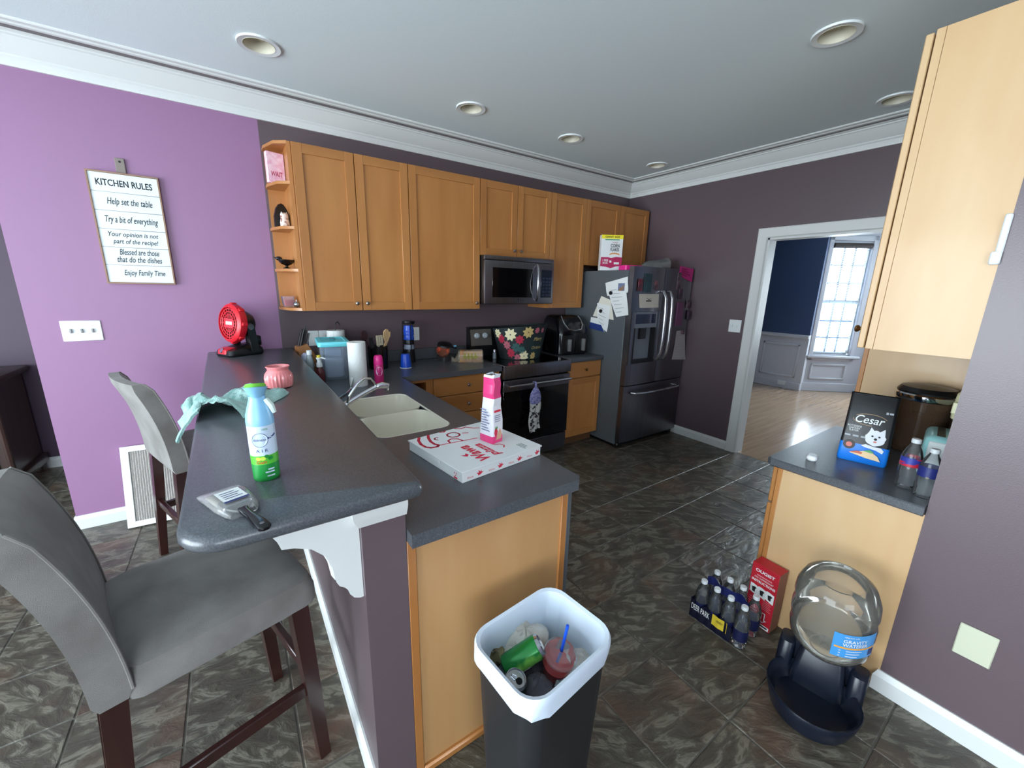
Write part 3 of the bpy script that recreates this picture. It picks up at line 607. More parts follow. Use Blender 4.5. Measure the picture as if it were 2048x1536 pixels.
# ---------------------------------------------------------------- on the purple wall
SG = thing('wall_sign', 'white shiplap kitchen rules sign hanging on the purple wall', 'sign', (-4.43, -.02, 1.53))
Ms = MX((-4.43, 0, 1.843), (1, 0, 0), (0, 0, 1))
SIGNF = mk('sign frame wood', (150, 118, 96), .6); SIGNW = mk('sign white board', (222, 230, 232), .6)
g = G()
for a in ((-.158, .158, -.313, -.305), (-.158, .158, .305, .313), (-.158, -.150, -.305, .305), (.150, .158, -.305, .305)): g.box(*a, .002, .024, .001, M=Ms)
obj('frame', g, SIGNF, SG)
for k in range(6):
    z0 = -.305 + k * .1017; g = G(); g.box(-.150, .150, z0 + .0009, z0 + .1008, .004, .018, .0008, M=Ms); obj('board', g, SIGNW, SG)
g = G(); g.box(-.026, .018, .313, .395, .003, .012, .003, M=Ms @ Matrix.Translation((.0, 0, 0))); g.ell((-.004, .375, .013), (.006, .006, .002), 8, 4, 1, M=Ms); obj('hanger', g, [mk('leather tab', (132, 122, 116), .8), INK], SG)
SINK_ = flat('sign lettering ink', (36, 40, 44), .7)
g = G()
def ln(txt, yc, wd, x=0, h=None, sh=.28):
    g = G(); g.text(txt, wd, Ms @ Matrix.Translation((x, yc, .0183)), shear=sh, hgt=h, bold=.008 if sh else .02); obj('lettering', g, SINK_ if sh else INK, SG)
ln('KITCHEN RULES', .254, .245, 0, .036, 0); ln('Help set the table', .150, .20, .01, .048); ln('Try a bit of everything', .05, .235, .005, .048)
ln('Your opinion is not', -.031, .225, 0, .034); ln('part of the recipe!', -.071, .205, .005, .034); ln('Blessed are those', -.127, .18, .012, .034); ln('that do the dishes', -.170, .205, .008, .034); ln('Enjoy Family Time', -.252, .19, .02, .042)
t = thing('light_switch', 'white three-gang switch plate on the purple wall', 'switch', (-4.743, -.01, 1.19), group='wall switches')
Mw = MX((-4.743, 0, 1.253), (1, 0, 0), (0, 0, 1)); g = G(); g.box(-.086, .086, -.06, .06, 0, .006, .003, M=Mw); obj('cover_plate', g, WHITE, t)
for x in (-.046, 0, .046):
    g = G(); g.box(x - .005, x + .005, -.012, .012, .006, .016, .002, M=Mw); g.box(x - .009, x + .009, -.016, .016, .006, .0066, M=Mw, mi=1); obj('toggle', g, [mk('toggle', (150, 150, 150), .4), WHITE], t)
t = thing('light_switch', 'white two-gang switch plate beside the doorway', 'switch', (-.01, -1.36, 1.1), group='wall switches')
q = PX(1470, 652, 0); Mw = MX((0, q.y, q.z), (0, -1, 0), (0, 0, 1)); g = G(); g.box(-.058, .058, -.06, .06, 0, .006, .003, M=Mw); obj('cover_plate', g, WHITE, t)
for x in (-.023, .023):
    g = G(); g.box(x - .005, x + .005, -.012, .012, .006, .014, .002, M=Mw); obj('toggle', g, WHITE, t)
def outlet(label, x, z, w=.036, tall=.058, cat='outlet'):
    t = thing('wall_outlet', label, cat, (x, -.006, z - tall), group='backsplash outlets'); Mo = MX((x, 0, z), (1, 0, 0), (0, 0, 1))
    g = G(); g.box(-w, w, -tall, tall, 0, .006, .002, M=Mo); obj('cover_plate', g, WHITE, t)
    for dz in (-.02, .02):
        g = G(); g.box(-.013, .013, dz - .012, dz + .012, .006, .008, .001, M=Mo); obj('socket', g, PAPER, t)
outlet('white outlet plate behind the knife block', -3.50, 1.145); outlet('white outlet plate just left of the wall paper towel roll', -3.425, 1.145); outlet('white outlet plate beside the stacked cup dispenser', -2.672, 1.143, .03)
q = PX(1950, 1290, -2.0)
t = thing('blank_plate', 'blank cream wall plate low on the right-hand wall', 'wall plate', (-2.004, q.y, q.z - .06)); g = G(); g.box(-2.006, -2.0, q.y - .045, q.y + .045, q.z - .062, q.z + .062, .003); obj('plate', g, mk('cream plate', (198, 200, 176), .5), t)
t = thing('wall_bracket', 'white plastic bracket at the edge of the right-hand wall', 'bracket', (-2.0, -3.19, 1.67)); g = G(); g.box(-2.012, -2.0, -3.203, -3.186, 1.675, 1.81, .004); g.box(-2.016, -2.0, -3.203, -3.178, 1.66, 1.70, .004); obj('body', g, WHITE, t)
# furnace filter leaning on the wall
t = thing('furnace_filter', 'white pleated furnace filter leaning against the purple wall', 'air filter', (-4.5, -.1, 0))
Ml = MX((-4.70, -.155, .002), (1, -.06, 0), (0, .155, .5)) 
g = G(); W_, H_ = .40, .52
for a in ((0, W_, 0, .035), (0, W_, H_ - .035, H_), (0, .04, .035, H_ - .035), (W_ - .04, W_, .035, H_ - .035)): g.box(*a, -.002, .022, .001, M=Ml)
obj('frame', g, PAPER, t)
n = 26; pts = []
g = G()
for k in range(n):
    x0 = .04 + (W_ - .08) * k / n; x1 = .04 + (W_ - .08) * (k + 1) / n; xm = (x0 + x1) / 2
    g.add([(x0, .035, .004), (xm, .035, .018), (xm, H_ - .035, .018), (x0, H_ - .035, .004), (x1, .035, .004), (x1, H_ - .035, .004)], [(0, 1, 2, 3), (1, 4, 5, 2)], M=Ml)
obj('pleats', g, mk('filter media', (222, 218, 214), .9, c2=(186, 180, 176), ns=3, st=(60, 90, 60)), t, kind='stuff', smooth=0)
g = G(); g.text('16x20x1', .07, Ml @ Matrix.Translation((.30, .017, .0225))); obj('print', g, INK, t)
g = G(); g.text('16x20x1', .06, Ml @ Matrix.Translation((.30, H_ - .017, .0225)) @ Matrix.Rotation(math.pi, 4, 'Z')); obj('print', g, INK, t)
# dark furniture in the far left room
DW = wood('dark carved wood', (40, 24, 20), (58, 34, 26), rough=.35)
t = thing('dark_sideboard', 'dark carved wooden sideboard half hidden at the far left', 'sideboard', (-5.9, 1.05, 0))
g = G(); g.box(-6.5, -5.42, .82, 1.3, .12, .84); obj('body', g, DW, t)
g = G(); g.box(-6.54, -5.37, .78, 1.31, .84, .885, .012, 2); obj('top', g, DW, t)
g = G(); g.box(-6.52, -5.39, .80, 1.31, .08, .15, .012, 2); obj('plinth', g, DW, t)
for x in (-6.48, -5.44):
    for y in (.84, 1.27): g = G(); g.lathe([(.03, 0), (.036, .02), (.03, .05), (.036, .09)], 12, (x, y, 0)); obj('foot', g, DW, t)
for x in (-6.45, -5.96): g = G(); frame2(g, x, x + .47, .18, .80, .05, .015, MX((0, .82, 0), (1, 0, 0), (0, 0, 1))); obj('door', g, DW, t)
g = G(); g.tube([(-5.43, .81, .16), (-5.43, .81, .83)], .018, 8); obj('column', g, DW, t)
# ---------------------------------------------------------------- things on the bar top
BZ = 1.082
# cordless fan
t = thing('cordless_fan', 'red and black cordless jobsite fan standing on the bar top', 'fan', (-3.98, -.19, BZ), math.radians(-152))
def lo(n, g, m, par=None): return obj(n, g, m, par or t, world=False)
# local +x is the blowing direction
g = G(); g.loft([[(x, y, z) for x, y in rr(w_, d_, .03, 4, cx_, 0)] for w_, d_, cx_, z in ((.22, .17, 0, .0), (.23, .18, 0, .012), (.22, .17, -.005, .04), (.15, .13, -.03, .058), (.10, .11, -.05, .07))]); lo('base', g, BLACK)
g = G(); g.loft([[(x, y, z) for x, y in rr(w_, .095, .012, 3, cx_, 0)] for w_, cx_, z in ((.10, .068, .018), (.095, .066, .045), (.075, .045, .056))]); lo('base_front', g, RED)
g = G(); g.lathe([(.017, 0), (.016, .012), (0, .013)], 14, M=T(.105, .0, .036, 0, 0, 1.0)); lo('speed_dial', g, STEEL)
for sy in (-1, 1):
    g = G(); g.loft([[(x, sy * y, z) for x, z in pl_] for y, pl_ in ((.095, [(-.065, .03), (-.02, .03), (.0, .18), (-.01, .215), (-.035, .215), (-.05, .19)]), (.112, [(-.065, .03), (-.02, .03), (.0, .18), (-.01, .215), (-.035, .215), (-.05, .19)]))]); a = lo('yoke_arm', g, BLACK)
    g = G(); g.lathe([(.022, 0), (.020, .008), (0, .009)], 16, M=T(-.022, sy * .112, .19, 0, -sy * math.pi / 2)); lo('pivot_knob', g, STEELD, a)
Mh = T(-.02, 0, .205, 0, 0, math.radians(90 - 6))
g = G(); g.lathe([(.05, -.075), (.07, -.06), (.085, -.03), (.092, .0), (.10, .022)], 24, M=Mh); hd = lo('head', g, BLACK)
g = G(); g.lathe([(.10, .012), (.122, .018), (.128, .03), (.125, .06), (.112, .072), (.104, .074), (.102, .062), (.104, .02)], 28, M=Mh, cap0=False, cap1=False); bz = lo('bezel', g, RED)
REDL = mk('light red grille', (228, 52, 66), .4); REDD = mk('dark red backing', (110, 12, 22), .5)
g = G(); g.lathe([(.0, .045), (.104, .045)], 28, M=Mh); lo('backing', g, REDD, hd)
g = G()
for r_ in (.093, .075, .054):
    pts = [(r_ * math.cos(a), r_ * math.sin(a), .066) for a in [2 * math.pi * k / 28 for k in range(28)]]; g.tube(pts, .0028, 5, M=Mh, closed=True)
for k in range(20):
    a = 2 * math.pi * k / 20; g.tube([(.035 * math.cos(a), .035 * math.sin(a), .064), (.103 * math.cos(a), .103 * math.sin(a), .064)], .002, 4, M=Mh)
for a in ((-.05, .05, -.03, -.024), (-.05, .05, .024, .03), (-.05, -.044, -.03, .03), (.044, .05, -.03, .03)): g.box(a[2], a[3], a[0], a[1], .062, .070, M=Mh)
g.box(-.024, .024, -.044, .044, .056, .066, M=Mh); lo('grille', g, REDL, hd)
g = G(); g.box(-.010, .010, -.034, .034, .066, .068, M=Mh); lo('nameplate', g, PAPER, hd)
g = G(); g.box(-.13, -.06, -.04, .04, .05, .12, .012, 2, M=T(0, 0, 0)); lo('battery', g, BLACK)
g = G()
for k in range(8): a = 2 * math.pi * k / 8; g.box(-.012, .012, -.012, .012, .02, .055, .004, M=Mh @ Matrix.Rotation(a, 4, 'Z') @ Matrix.Translation((.122, 0, 0)))
lo('bezel_lugs', g, RED, bz)
# candle jar
t = thing('candle_jar', 'pink frosted ribbed glass candle jar on the bar top', 'candle', (-3.85, -1.30, BZ))
JAR = mk('pink frosted glass', (230, 136, 138), .28, coat=.3)
g = G(); n = 48; rows = []
for r_, z, rib in ((.040, 0, 0), (.053, .004, .3), (.056, .02, 1), (.058, .045, 1), (.055, .062, 1), (.047, .076, .4), (.043, .082, 0), (.045, .09, 0), (.050, .097, 0), (.048, .100, 0), (.043, .094, 0), (.040, .08, 0), (.046, .06, 0), (.047, .052, 0), (.001, .052, 0)):
    rows.append([((r_ + rib * .0016 * math.cos(24 * a)) * math.cos(a), (r_ + rib * .0016 * math.cos(24 * a)) * math.sin(a), z) for a in [2 * math.pi * k / n for k in range(n)]])
g.loft(rows); obj('jar', g, JAR, t, world=False)
g = G(); g.lathe([(.0, .0535), (.045, .0535)], 24); obj('wax', g, mk('pink wax', (240, 150, 140), .4), t, world=False)
# hand towel bunched over the bar edge
TOW = mk('pale teal terry', (164, 202, 196), .95, c2=(136, 180, 174), ns=30, bump=1.0, bs=260, sheen=.3)
t = thing('hand_towel', 'pale teal terry towel bunched over the left edge of the bar top', 'towel', (-4.05, -1.6, BZ))
from mathutils import noise as _n
TA, TB = Vector((-4.115, -1.66, 0)), Vector((-3.875, -1.40, 0)); td = (TB - TA).normalized(); ts = Vector((td.y, -td.x, 0)); TL = (TB - TA).length
def cloth(a, b_):      # bunched strip lying on the bar
    wid = .150 - .085 * max(0, a - .3) / .7; c = b_ * 2 - 1
    p = TA + td * (TL * a) + ts * (c * wid + .006 * math.sin(a * 9))
    e = max(0, 1 - c * c) ** .5 * min(1, 6 * (1 - a) + .12)
    hgt = e * (.042 + .014 * math.sin(a * 13 + c * 2.2) + .030 * _n.noise((a * 5, c * 2.2, .4)) + .014 * _n.noise((a * 18, c * 9, 2.4)))
    p.x = max(p.x, -4.150); return (p.x, p.y, BZ + .002 + max(0, hgt))
g = G(); g.surf(cloth, 56, 30); obj('cloth', g, TOW, t)
def drape(a, b_):      # corner hanging over the left edge
    y = -1.47 - .25 * a; drop = (.022 + .070 * a) * b_ ** 1.5
    return (-4.128 - .060 * b_ - .007 * math.sin(a * 15) * b_, y - .02 * b_, BZ + .034 + .008 * math.sin(a * 12) + .012 * _n.noise((a * 6, b_ * 4, 3.1)) - drop)
g = G(); g.surf(drape, 20, 16, th=.008); obj('hanging_corner', g, TOW, t)
# air freshener bottle
t = thing('air_freshener', 'blue and green air freshener spray bottle standing on the bar top', 'spray bottle', (-3.968, -2.315, BZ), math.radians(-95))
FB = mk('light blue cap plastic', (136, 190, 226), .35); FG = mk('green trigger', (110, 190, 60), .35)
LAB = mk('label white blue', (198, 214, 232), .35); GRN = mk('label green', (88, 186, 56), .35); GRN2 = mk('label dark green', (30, 140, 60), .35); NAVYI = flat('navy ink', (34, 50, 110), .5)
g = G(); g.lathe([(.026, 0), (.0285, .003), (.029, .012), (.0295, .045)], 32, mi=2, cap1=False); g.lathe([(.0295, .045), (.0296, .068)], 32, mi=1, cap0=False, cap1=False); g.lathe([(.0296, .068), (.0298, .10), (.0296, .142)], 32, cap0=False); lo('bottle', g, [LAB, GRN, GRN2])
g = G(); g.lathe([(.0298, .142), (.0300, .148), (.029, .165), (.022, .19), (.0175, .205), (.018, .212)], 28); rows = []
for s in range(7):
    f_ = s / 6; z = .210 + .024 * f_; ex = .020 + .012 * f_; rows.append([(x + .010 * f_, y * (1 + .1 * f_), z + .22 * (x) * f_) for x, y in circ(ex, 20, 0, 0, .72)])
g.loft(rows); cpz = lo('cap', g, FB)
g = G(); g.loft([[(x + .010, y, z + .22 * x) for x, y in circ(r_, 20, 0, 0, .72)] for r_, z in ((.030, .2345), (.031, .238), (.026, .243))]); lo('button', g, FG, cpz)
g = G(); g.tube([(.016, .018, .205), (.022, .028, .19), (.022, .033, .172)], [.006, .007, .005], 8); lo('trigger', g, mk('pale lever', (190, 206, 200), .4), cpz)
def wr(r): return lambda x, y, z: ((r + z) * math.cos(x / r), (r + z) * math.sin(x / r), y)
g = G(); W2 = wr(.0298)
def lab(txt, wd, zc, mi=0, sh=0, off=0, h=None): g.text(txt, wd, Matrix.Translation((0, 0, zc)), mi, sh, h, warp=lambda x, y, z: wr(.0299)(x + off, y, z))
g.add([wr(.0299)(x, y, .0003) for x, y in circ(.0178, 24, -.004, .108, 1.0)], [tuple(range(24))], 0); g.add([wr(.0299)(x, y, .0006) for x, y in circ(.0164, 24, -.004, .108, 1.0)], [tuple(range(24))], 1)
g.add([wr(.0299)(x, y, .0003) for x, y in ((.012, .108), (.02, .109), (.028, .112), (.034, .114), (.034, .119), (.028, .117), (.02, .114), (.012, .113))], [tuple(range(8))], 0)
g.text('febreze', .027, Matrix.Translation((0, 0, .109)), 0, .3, warp=lambda x, y, z: wr(.0299)(x - .004, y, z + .0006)); lab('A I R', .026, .081, 0, 0, -.002, .0075)
for zz, x0_, x1_ in ((.030, .006, .020), (.023, .0, .020), (.013, .003, .020)): g.add([wr(.0299)(x, y, .0003) for x, y in ((x0_, zz), (x0_ / 2 + x1_ / 2, zz), (x1_, zz), (x1_, zz + .0035), (x0_ / 2 + x1_ / 2, zz + .0035), (x0_, zz + .0035))], [tuple(range(6))], 1)
lab('100%', .013, .134, 2, 0, .009); g.text('Gain', .022, Matrix.Translation((0, 0, .052)), 3, .2, warp=lambda x, y, z: wr(.0299)(x - .006, y, z))
for cx_, cy_, rr_ in ((-.012, .061, .006), (-.002, .061, .006), (.006, .066, .005), (.014, .060, .006)): g.add([wr(.0299)(x, y, .0002) for x, y in circ(rr_, 12, cx_, cy_, .8)], [tuple(range(12))], 4 if cx_ < 0 else 2)
lo('print', g, [NAVYI, LAB, GRN2, RED, mk('lime petals', (190, 214, 70), .4)])['kind'] = 'stuff'
# wrapped paint brush
t = thing('paint_brush', 'black-handled paint brush in a clear wrapper on the bar corner', 'paint brush', (-4.03, -2.44, BZ))
Mb = MX((-4.030, -2.462, BZ), (.94, .34, 0), (-.34, .94, 0))
def flatloft(g, rows, mi=0): g.loft([[(x, y, z) for x, z in rr(w_, h_, min(w_, h_) * .45, 3, 0, zc)] for y, w_, h_, zc in rows], mi, Mb)
g = G(); flatloft(g, [(.012, .055, .016, .011), (.06, .058, .018, .011), (.09, .058, .010, .009), (.098, .056, .004, .008)]); obj('bristles', g, mk('bristles', (168, 160, 146), .8, c2=(130, 122, 112), ns=4, st=(200, 200, 4)), t)
g = G(); flatloft(g, [(-.002, .050, .015, .011), (.0, .056, .018, .011), (.03, .057, .019, .011)]); obj('ferrule', g, STEEL, t)
g = G(); flatloft(g, [(-.128, .012, .006, .008), (-.122, .024, .011, .009), (-.10, .026, .013, .010), (-.06, .017, .013, .011), (-.03, .018, .014, .011), (-.012, .040, .015, .011), (.0, .048, .015, .011)]); obj('handle', g, mk('glossy black handle', (18, 18, 22), .15), t)
g = G(); g.lathe([(.005, 0), (.004, .0007), (.0, .0008)], 10, (0, -.112, .0155), M=Mb); obj('hanging_hole', g, STEELD, t)
g = G(); g.loft([[(x, y, z + .0016 * math.sin(x * 260 + y * 90)) for x, z in rr(w_, h_, h_ * .4, 4, 0, h_ / 2 + .001)] for y, w_, h_ in ((-.030, .050, .012), (-.02, .066, .020), (.02, .076, .024), (.06, .080, .023), (.10, .078, .015), (.122, .074, .003))], 0, Mb); obj('wrapper', g, clear('clear wrapper', (205, 205, 205), .30, .15), t)
g = G(); g.poly([(-.022, .0), (.024, .0), (.024, .062), (-.022, .062)], .0262, 0, Mb); g.poly([(-.022, .0), (.024, .0), (.024, .008), (-.022, .008)], .0265, 1, Mb)
for k in range(4): g.poly([(-.016, .018 + k * .010), (.018 - .006 * (k % 2), .018 + k * .010), (.018 - .006 * (k % 2), .021 + k * .010), (-.016, .021 + k * .010)], .0265, 1, Mb)
obj('label_card', g, [PAPER, NAVYI], t)
# ---------------------------------------------------------------- things on the kitchen worktop
WZ = .914
RINK = flat('red ink', (204, 40, 66), .7); CARD = mk('white cardboard', (222, 224, 224), .7)
t = thing('pizza_box', 'white pizza box with red print lying on the worktop', 'pizza box', (-3.262, -2.105, WZ), math.radians(7.5))
g = G(); g.box(-.187, .187, -.190, .176, .0005, .037, .0015); lo('tray', g, CARD)
g = G(); g.box(-.191, .191, -.194, .180, .0365, .0425, .001); g.box(-.191, -.1885, -.05, .03, .022, .037); g.box(.1875, .190, -.05, .03, .022, .037); lo('lid', g, CARD)
g = G(); Mt = T(0, 0, .0427)
def arc(pts, w_, mi=0, zz=.0):
    P2 = [Vector((a, b, 0)) for a, b in pts]
    for k in range(len(P2) - 1):
        d = (P2[k + 1] - P2[k]); n_ = Vector((-d.y, d.x, 0)).normalized() * w_ / 2; e = d.normalized() * w_ * .25
        g.add([tuple(P2[k] - e + n_), tuple(P2[k] - e - n_), tuple(P2[k + 1] + e - n_), tuple(P2[k + 1] + e + n_)], [(0, 1, 2, 3)], mi, Mt)
g.text('Wawa', .155, Mt @ MX((-.062, -.085, 0), (0, 1, 0), (-1, 0, 0)), 0, .2, .050, bold=.03); g.text('pizza', .135, Mt @ MX((.0, -.09, 0), (0, 1, 0), (-1, 0, 0)), 0, .2, .046, bold=.03)
g.poly([(-.10, -.10), (-.085, -.085), (-.09, -.07), (-.10, -.084), (-.115, -.075), (-.108, -.09)], .0004, 0, Mt)
arc([(-.143, .176), (-.16, .15), (-.172, .11), (-.172, .075), (-.160, .055), (-.135, .050), (-.122, .06)], .012); arc([(-.10, .178), (-.115, .15), (-.128, .11), (-.13, .08), (-.122, .06)], .012)
arc([(-.122, .058), (.04, .028)], .006); arc([(x, y) for x, y in [(-.016 + .026 * math.cos(a), .118 + .026 * math.sin(a)) for a in [k * .35 for k in range(19)]]], .008)
arc([(-.09 + .013 * math.cos(a), .12 + .013 * math.sin(a)) for a in [1 + k * .4 for k in range(9)]], .007); arc([(-.075, .05), (-.07, .075), (-.05, .085), (-.028, .07), (-.022, .04)], .008)
arc([(.025, .112), (.045, .100)], .007); arc([(.03, .176), (.05, .16), (.08, .165), (.10, .13), (.12, .12)], .008); arc([(-.045, .178), (-.03, .17), (-.018, .178)], .008); arc([(.045, -.06), (.055, -.075), (.07, -.08), (.075, -.10), (.06, -.115)], .005)
[g.box(.115 + k * .010, .121 + k * .010, -.175 + .006 * k, -.125, 0, .0003, M=Mt, mi=1) for k in range(3)]
def goose(cx_, cz_, M, s=1):
    g.poly([(cx_ + s * x, cz_ + s * y) for x, y in ((-.006, -.007), (.004, -.006), (.008, -.002), (.016, .001), (.008, .002), (.006, .010), (.003, .003), (-.004, .011), (-.003, .001), (-.012, .004), (-.006, -.003))], .0004, 0, M)
Mfr = MX((0, -.1902, .018), (1, 0, 0), (0, 0, 1))
for k in range(4):
    goose(-.115 + k * .094, .0, Mfr, 1.15); g.text('Wawa', .026, Mfr @ Matrix.Translation((-.155 + k * .094, -.004, 0)), 0, .3)
Mlf = MX((-.1872, -.150, .018), (0, -1, 0), (0, 0, 1)); arc_ = [(.008 * math.cos(a), .003 + .008 * math.sin(a)) for a in [2 * math.pi * k / 12 for k in range(12)]]
for k in range(0, 12, 4): g.poly([arc_[k], arc_[k + 1], arc_[k + 2], (arc_[k + 2][0] * .5, .003 + (arc_[k + 2][1] - .003) * .5), (arc_[k][0] * .5, .003 + (arc_[k][1] - .003) * .5)], .0004, 0, Mlf)
g.box(-.010, .010, -.014, -.008, 0, .0005, M=Mlf); lo('print', g, [RINK, flat('grey stamp ink', (150, 156, 156), .8)])
# wafer bag standing on the pizza box
t = thing('snack_bag', 'tall pink and white wafer snack bag standing on the pizza box', 'snack bag', (-3.190, -2.122, WZ + .0428), math.radians(-77))
BAGW = mk('foil white', (222, 220, 226), .35); BAGP = mk('foil pink', (226, 64, 126), .3)
g = G(); rows = []
zs = [0, .012, .03, .09, .15, .18, .20, .235, .262, .272]
wd = [(.072, .058), (.074, .060), (.074, .060), (.068, .054), (.060, .050), (.057, .048), (.056, .047), (.057, .046), (.054, .044), (.055, .045)]
mi_ = [1, 1, 0, 0, 0, 1, 1, 1, 0]
for k, z in enumerate(zs):
    w_, d_ = wd[k]; j = .003 * (k % 2) if k > 2 else 0
    rows.append([(x + j * math.sin(5 * y * 60), y + j, z + (.004 * math.sin(x * 300) if k == len(zs) - 1 else 0)) for x, y in rr(w_, d_, .006, 2)])
for k in range(len(zs) - 1): g.loft([rows[k], rows[k + 1]], mi_[k], cap0=(k == 0), cap1=False)
lo('bag', g, [BAGW, BAGP], None)
g = G(); g.loft([[(x, y, .268) for x, y in rr(.050, .040, .005, 2)], [(x, y, .262) for x, y in rr(.04, .03, .005, 2)]]); g.tube([(-.02, -.01, .27), (0, .006, .278), (.02, -.004, .272)], .004, 6); lo('foil_lining', g, mk('crumpled foil', (190, 194, 198), .25, .8, bump=.8, bs=90))
g = G(); Mn = MX((0, -.0308, 0), (1, 0, 0), (0, 0, 1))
for k in range(9): g.box(-.024, .022 - .008 * (k % 3), .05 + k * .0105, .053 + k * .0105, -.001, .0006, M=Mn @ Matrix.Rotation(.04, 4, 'X'))
Ms2 = MX((.0375, 0, 0), (0, 1, 0), (0, 0, 1))
g.box(-.017, .017, .126, .134, -.006, -.0035, M=Ms2, mi=1)
for k in range(4): g.box(-.016, .014, .088 + k * .008, .0895 + k * .008, -.004, -.001, M=Ms2, mi=0)
g.prism([(-.016, .03), (-.006, .032), (-.002, .05), (-.008, .062), (-.016, .058), (-.019, .045)], -.001, .0012, 1, Ms2); g.prism([(-.010, .014), (.016, .016), (.020, .034), (.012, .056), (.002, .044)], -.001, .0018, 2, Ms2)
for dx in (-.016, -.011, -.006): g.prism([(dx, .060), (dx + .004, .060), (dx + .002, .070)], 0, .0014, 3, Ms2)
lo('print', g, [mk('grey blue print', (110, 120, 150), .6), RINK, mk('wafer tan', (206, 158, 128), .6), GRN2])
# clear storage bin
t = thing('storage_bin', 'clear plastic storage bin with an aqua lid on the corner worktop', 'storage bin', (-3.440, -.39, WZ), math.radians(-6))
CLB = clear('smoky clear plastic', (196, 212, 230), .24, .15)
g = G(); g.loft([[(x, y, z) for x, y in rr(w_, d_, .02, 4)] for w_, d_, z in ((.165, .27, 0), (.17, .275, .01), (.185, .30, .24), (.19, .305, .245), (.18, .295, .24), (.162, .268, .012))], cap1=True); lo('tub', g, CLB)
g = G(); g.loft([[(x, y, z) for x, y in rr(w_, d_, .022, 4)] for w_, d_, z in ((.196, .312, .232), (.202, .318, .236), (.202, .318, .258), (.196, .312, .264), (.15, .26, .266), (.145, .25, .262))]); ld = lo('lid', g, mk('aqua plastic', (110, 214, 224), .35))
g = G(); g.box(-.02, .02, -.03, .03, .262, .272, .004); lo('latch', g, mk('dark aqua', (60, 130, 140), .4), ld)
for k, (a, b_, c_, d_, h_) in enumerate(((-.06, .055, -.11, -.03, .15), (-.05, .06, .0, .09, .20))):
    g = G(); g.box(a, b_, c_, d_, .014, h_, .01); lo('contents', g, mk('pale contents %d' % k, ((222, 230, 238), (176, 192, 214))[k], .7))
# paper towels
def roll(t, r, h, z0=0, core=.02):
    g = G(); g.lathe([(core, .0), (r * .985, .0), (r, .004), (r, h - .004), (r * .985, h), (core, h), (core * .95, h - .02), (core * .95, .02)], 32, (0, 0, z0), cap0=False, cap1=False); a = lo('roll', g, mk('paper towel', (226, 228, 226), .95, bump=.5, bs=90), t); return a
t = thing('paper_towel_roll', 'loose white paper towel roll standing beside the sink', 'paper towels', (-3.362, -.745, WZ), .4, 'paper towel rolls'); roll(t, .056, .285)
g = G(); g.surf(lambda a, b_: (.056 * math.cos(3.0 + .5 * a) - .05 * a * (1 - b_), .056 * math.sin(3.0 + .5 * a) - .03 * a * (1 - b_), .002 + .06 * b_), 8, 5, th=.001); lo('loose_sheet', g, PAPER)
t = thing('paper_towel_holder', 'paper towel roll on a black wire holder near the back wall', 'paper towels', (-3.362, -.13, WZ), .2, 'paper towel rolls'); roll(t, .064, .28, .02)
g = G(); g.lathe([(.075, 0), (.075, .008), (.07, .012), (0, .012)], 24); g.tube([(0, 0, .01), (0, 0, .33), (.004, 0, .352), (.018, 0, .362), (.030, 0, .352), (.034, 0, .335)], .004, 8); lo('wire_stand', g, BLACK)
g = G(); g.add([(.066 * math.cos(a) , .066 * math.sin(a), z) for a, z in ((-2.2, .302), (-1.6, .302), (-1.0, .12), (-2.2, .10))], [(0, 1, 2, 3)]); lo('loose_sheet', g, PAPER)
# utensil crock
t = thing('utensil_crock', 'black utensil crock full of cooking tools on the corner worktop', 'crock', (-3.085, -.25, WZ))
g = G(); g.lathe([(.066, 0), (.070, .004), (.074, .10), (.076, .178), (.072, .180), (.069, .17), (.066, .02), (0, .02)], 28); lo('crock', g, mk('black glaze', (14, 14, 16), .2))
WOODL = mk('pale wood tool', (214, 178, 130), .6); CRE = mk('cream nylon', (214, 204, 176), .5)
def tool(name, label, cat, pts, headpoly, mat, tilt, thk=.006, sl=None):
    tt = thing(name, label, cat, (pts[0][0] - 3.085, pts[0][1] - .25, WZ + .025)); Mt_ = tilt
    g = G(); g.tube([(x - 3.085, y - .25, z + WZ) for x, y, z in pts], .006, 7); obj('handle', g, mat, tt)
    g = G()
    for hp in headpoly: g.prism(hp, -thk / 2, thk / 2, 0, MX((pts[-1][0] - 3.085, pts[-1][1] - .25, pts[-1][2] + WZ), Mt_[0], Mt_[1]))
    obj('head', g, mat, tt)
tool('slotted_turner', 'cream slotted turner standing in the black crock', 'spatula', [(0, 0, .03), (-.005, .0, .12), (.012, -.02, .20)], [[(-.030, .0), (-.012, 0), (-.012, .058), (-.030, .055)], [(-.004, 0), (.006, 0), (.006, .058), (-.004, .058)], [(.014, 0), (.032, 0), (.032, .055), (.014, .058)], [(-.030, -.016), (.032, -.016), (.032, .004), (-.030, .004)], [(-.030, .05), (.032, .05), (.030, .062), (-.028, .062)]], CRE, ((.9, .4, 0), (.05, .1, 1)))
tool('wooden_spork', 'wooden slotted spoon leaning right in the black crock', 'spoon', [(.01, .02, .03), (.03, .0, .12), (.062, -.012, .215)], [[(-.012, 0), (.012, 0), (.026, .035), (.026, .07), (.018, .088), (.014, .088), (.014, .06), (.008, .06), (.008, .094), (-.008, .094), (-.008, .06), (-.014, .06), (-.014, .088), (-.018, .088), (-.026, .07), (-.026, .035)]], WOODL, ((.9, .4, 0), (.30, .0, 1)))
tool('dark_ladle', 'dark maroon ladle leaning left in the black crock', 'ladle', [(-.02, 0, .03), (-.05, 0, .14), (-.095, .0, .235)], [[(x, y) for x, y in circ(.03, 14, 0, .03, 1.25)]], mk('maroon plastic', (58, 30, 34), .3), ((.9, .4, 0), (-.5, .0, 1)), .016)
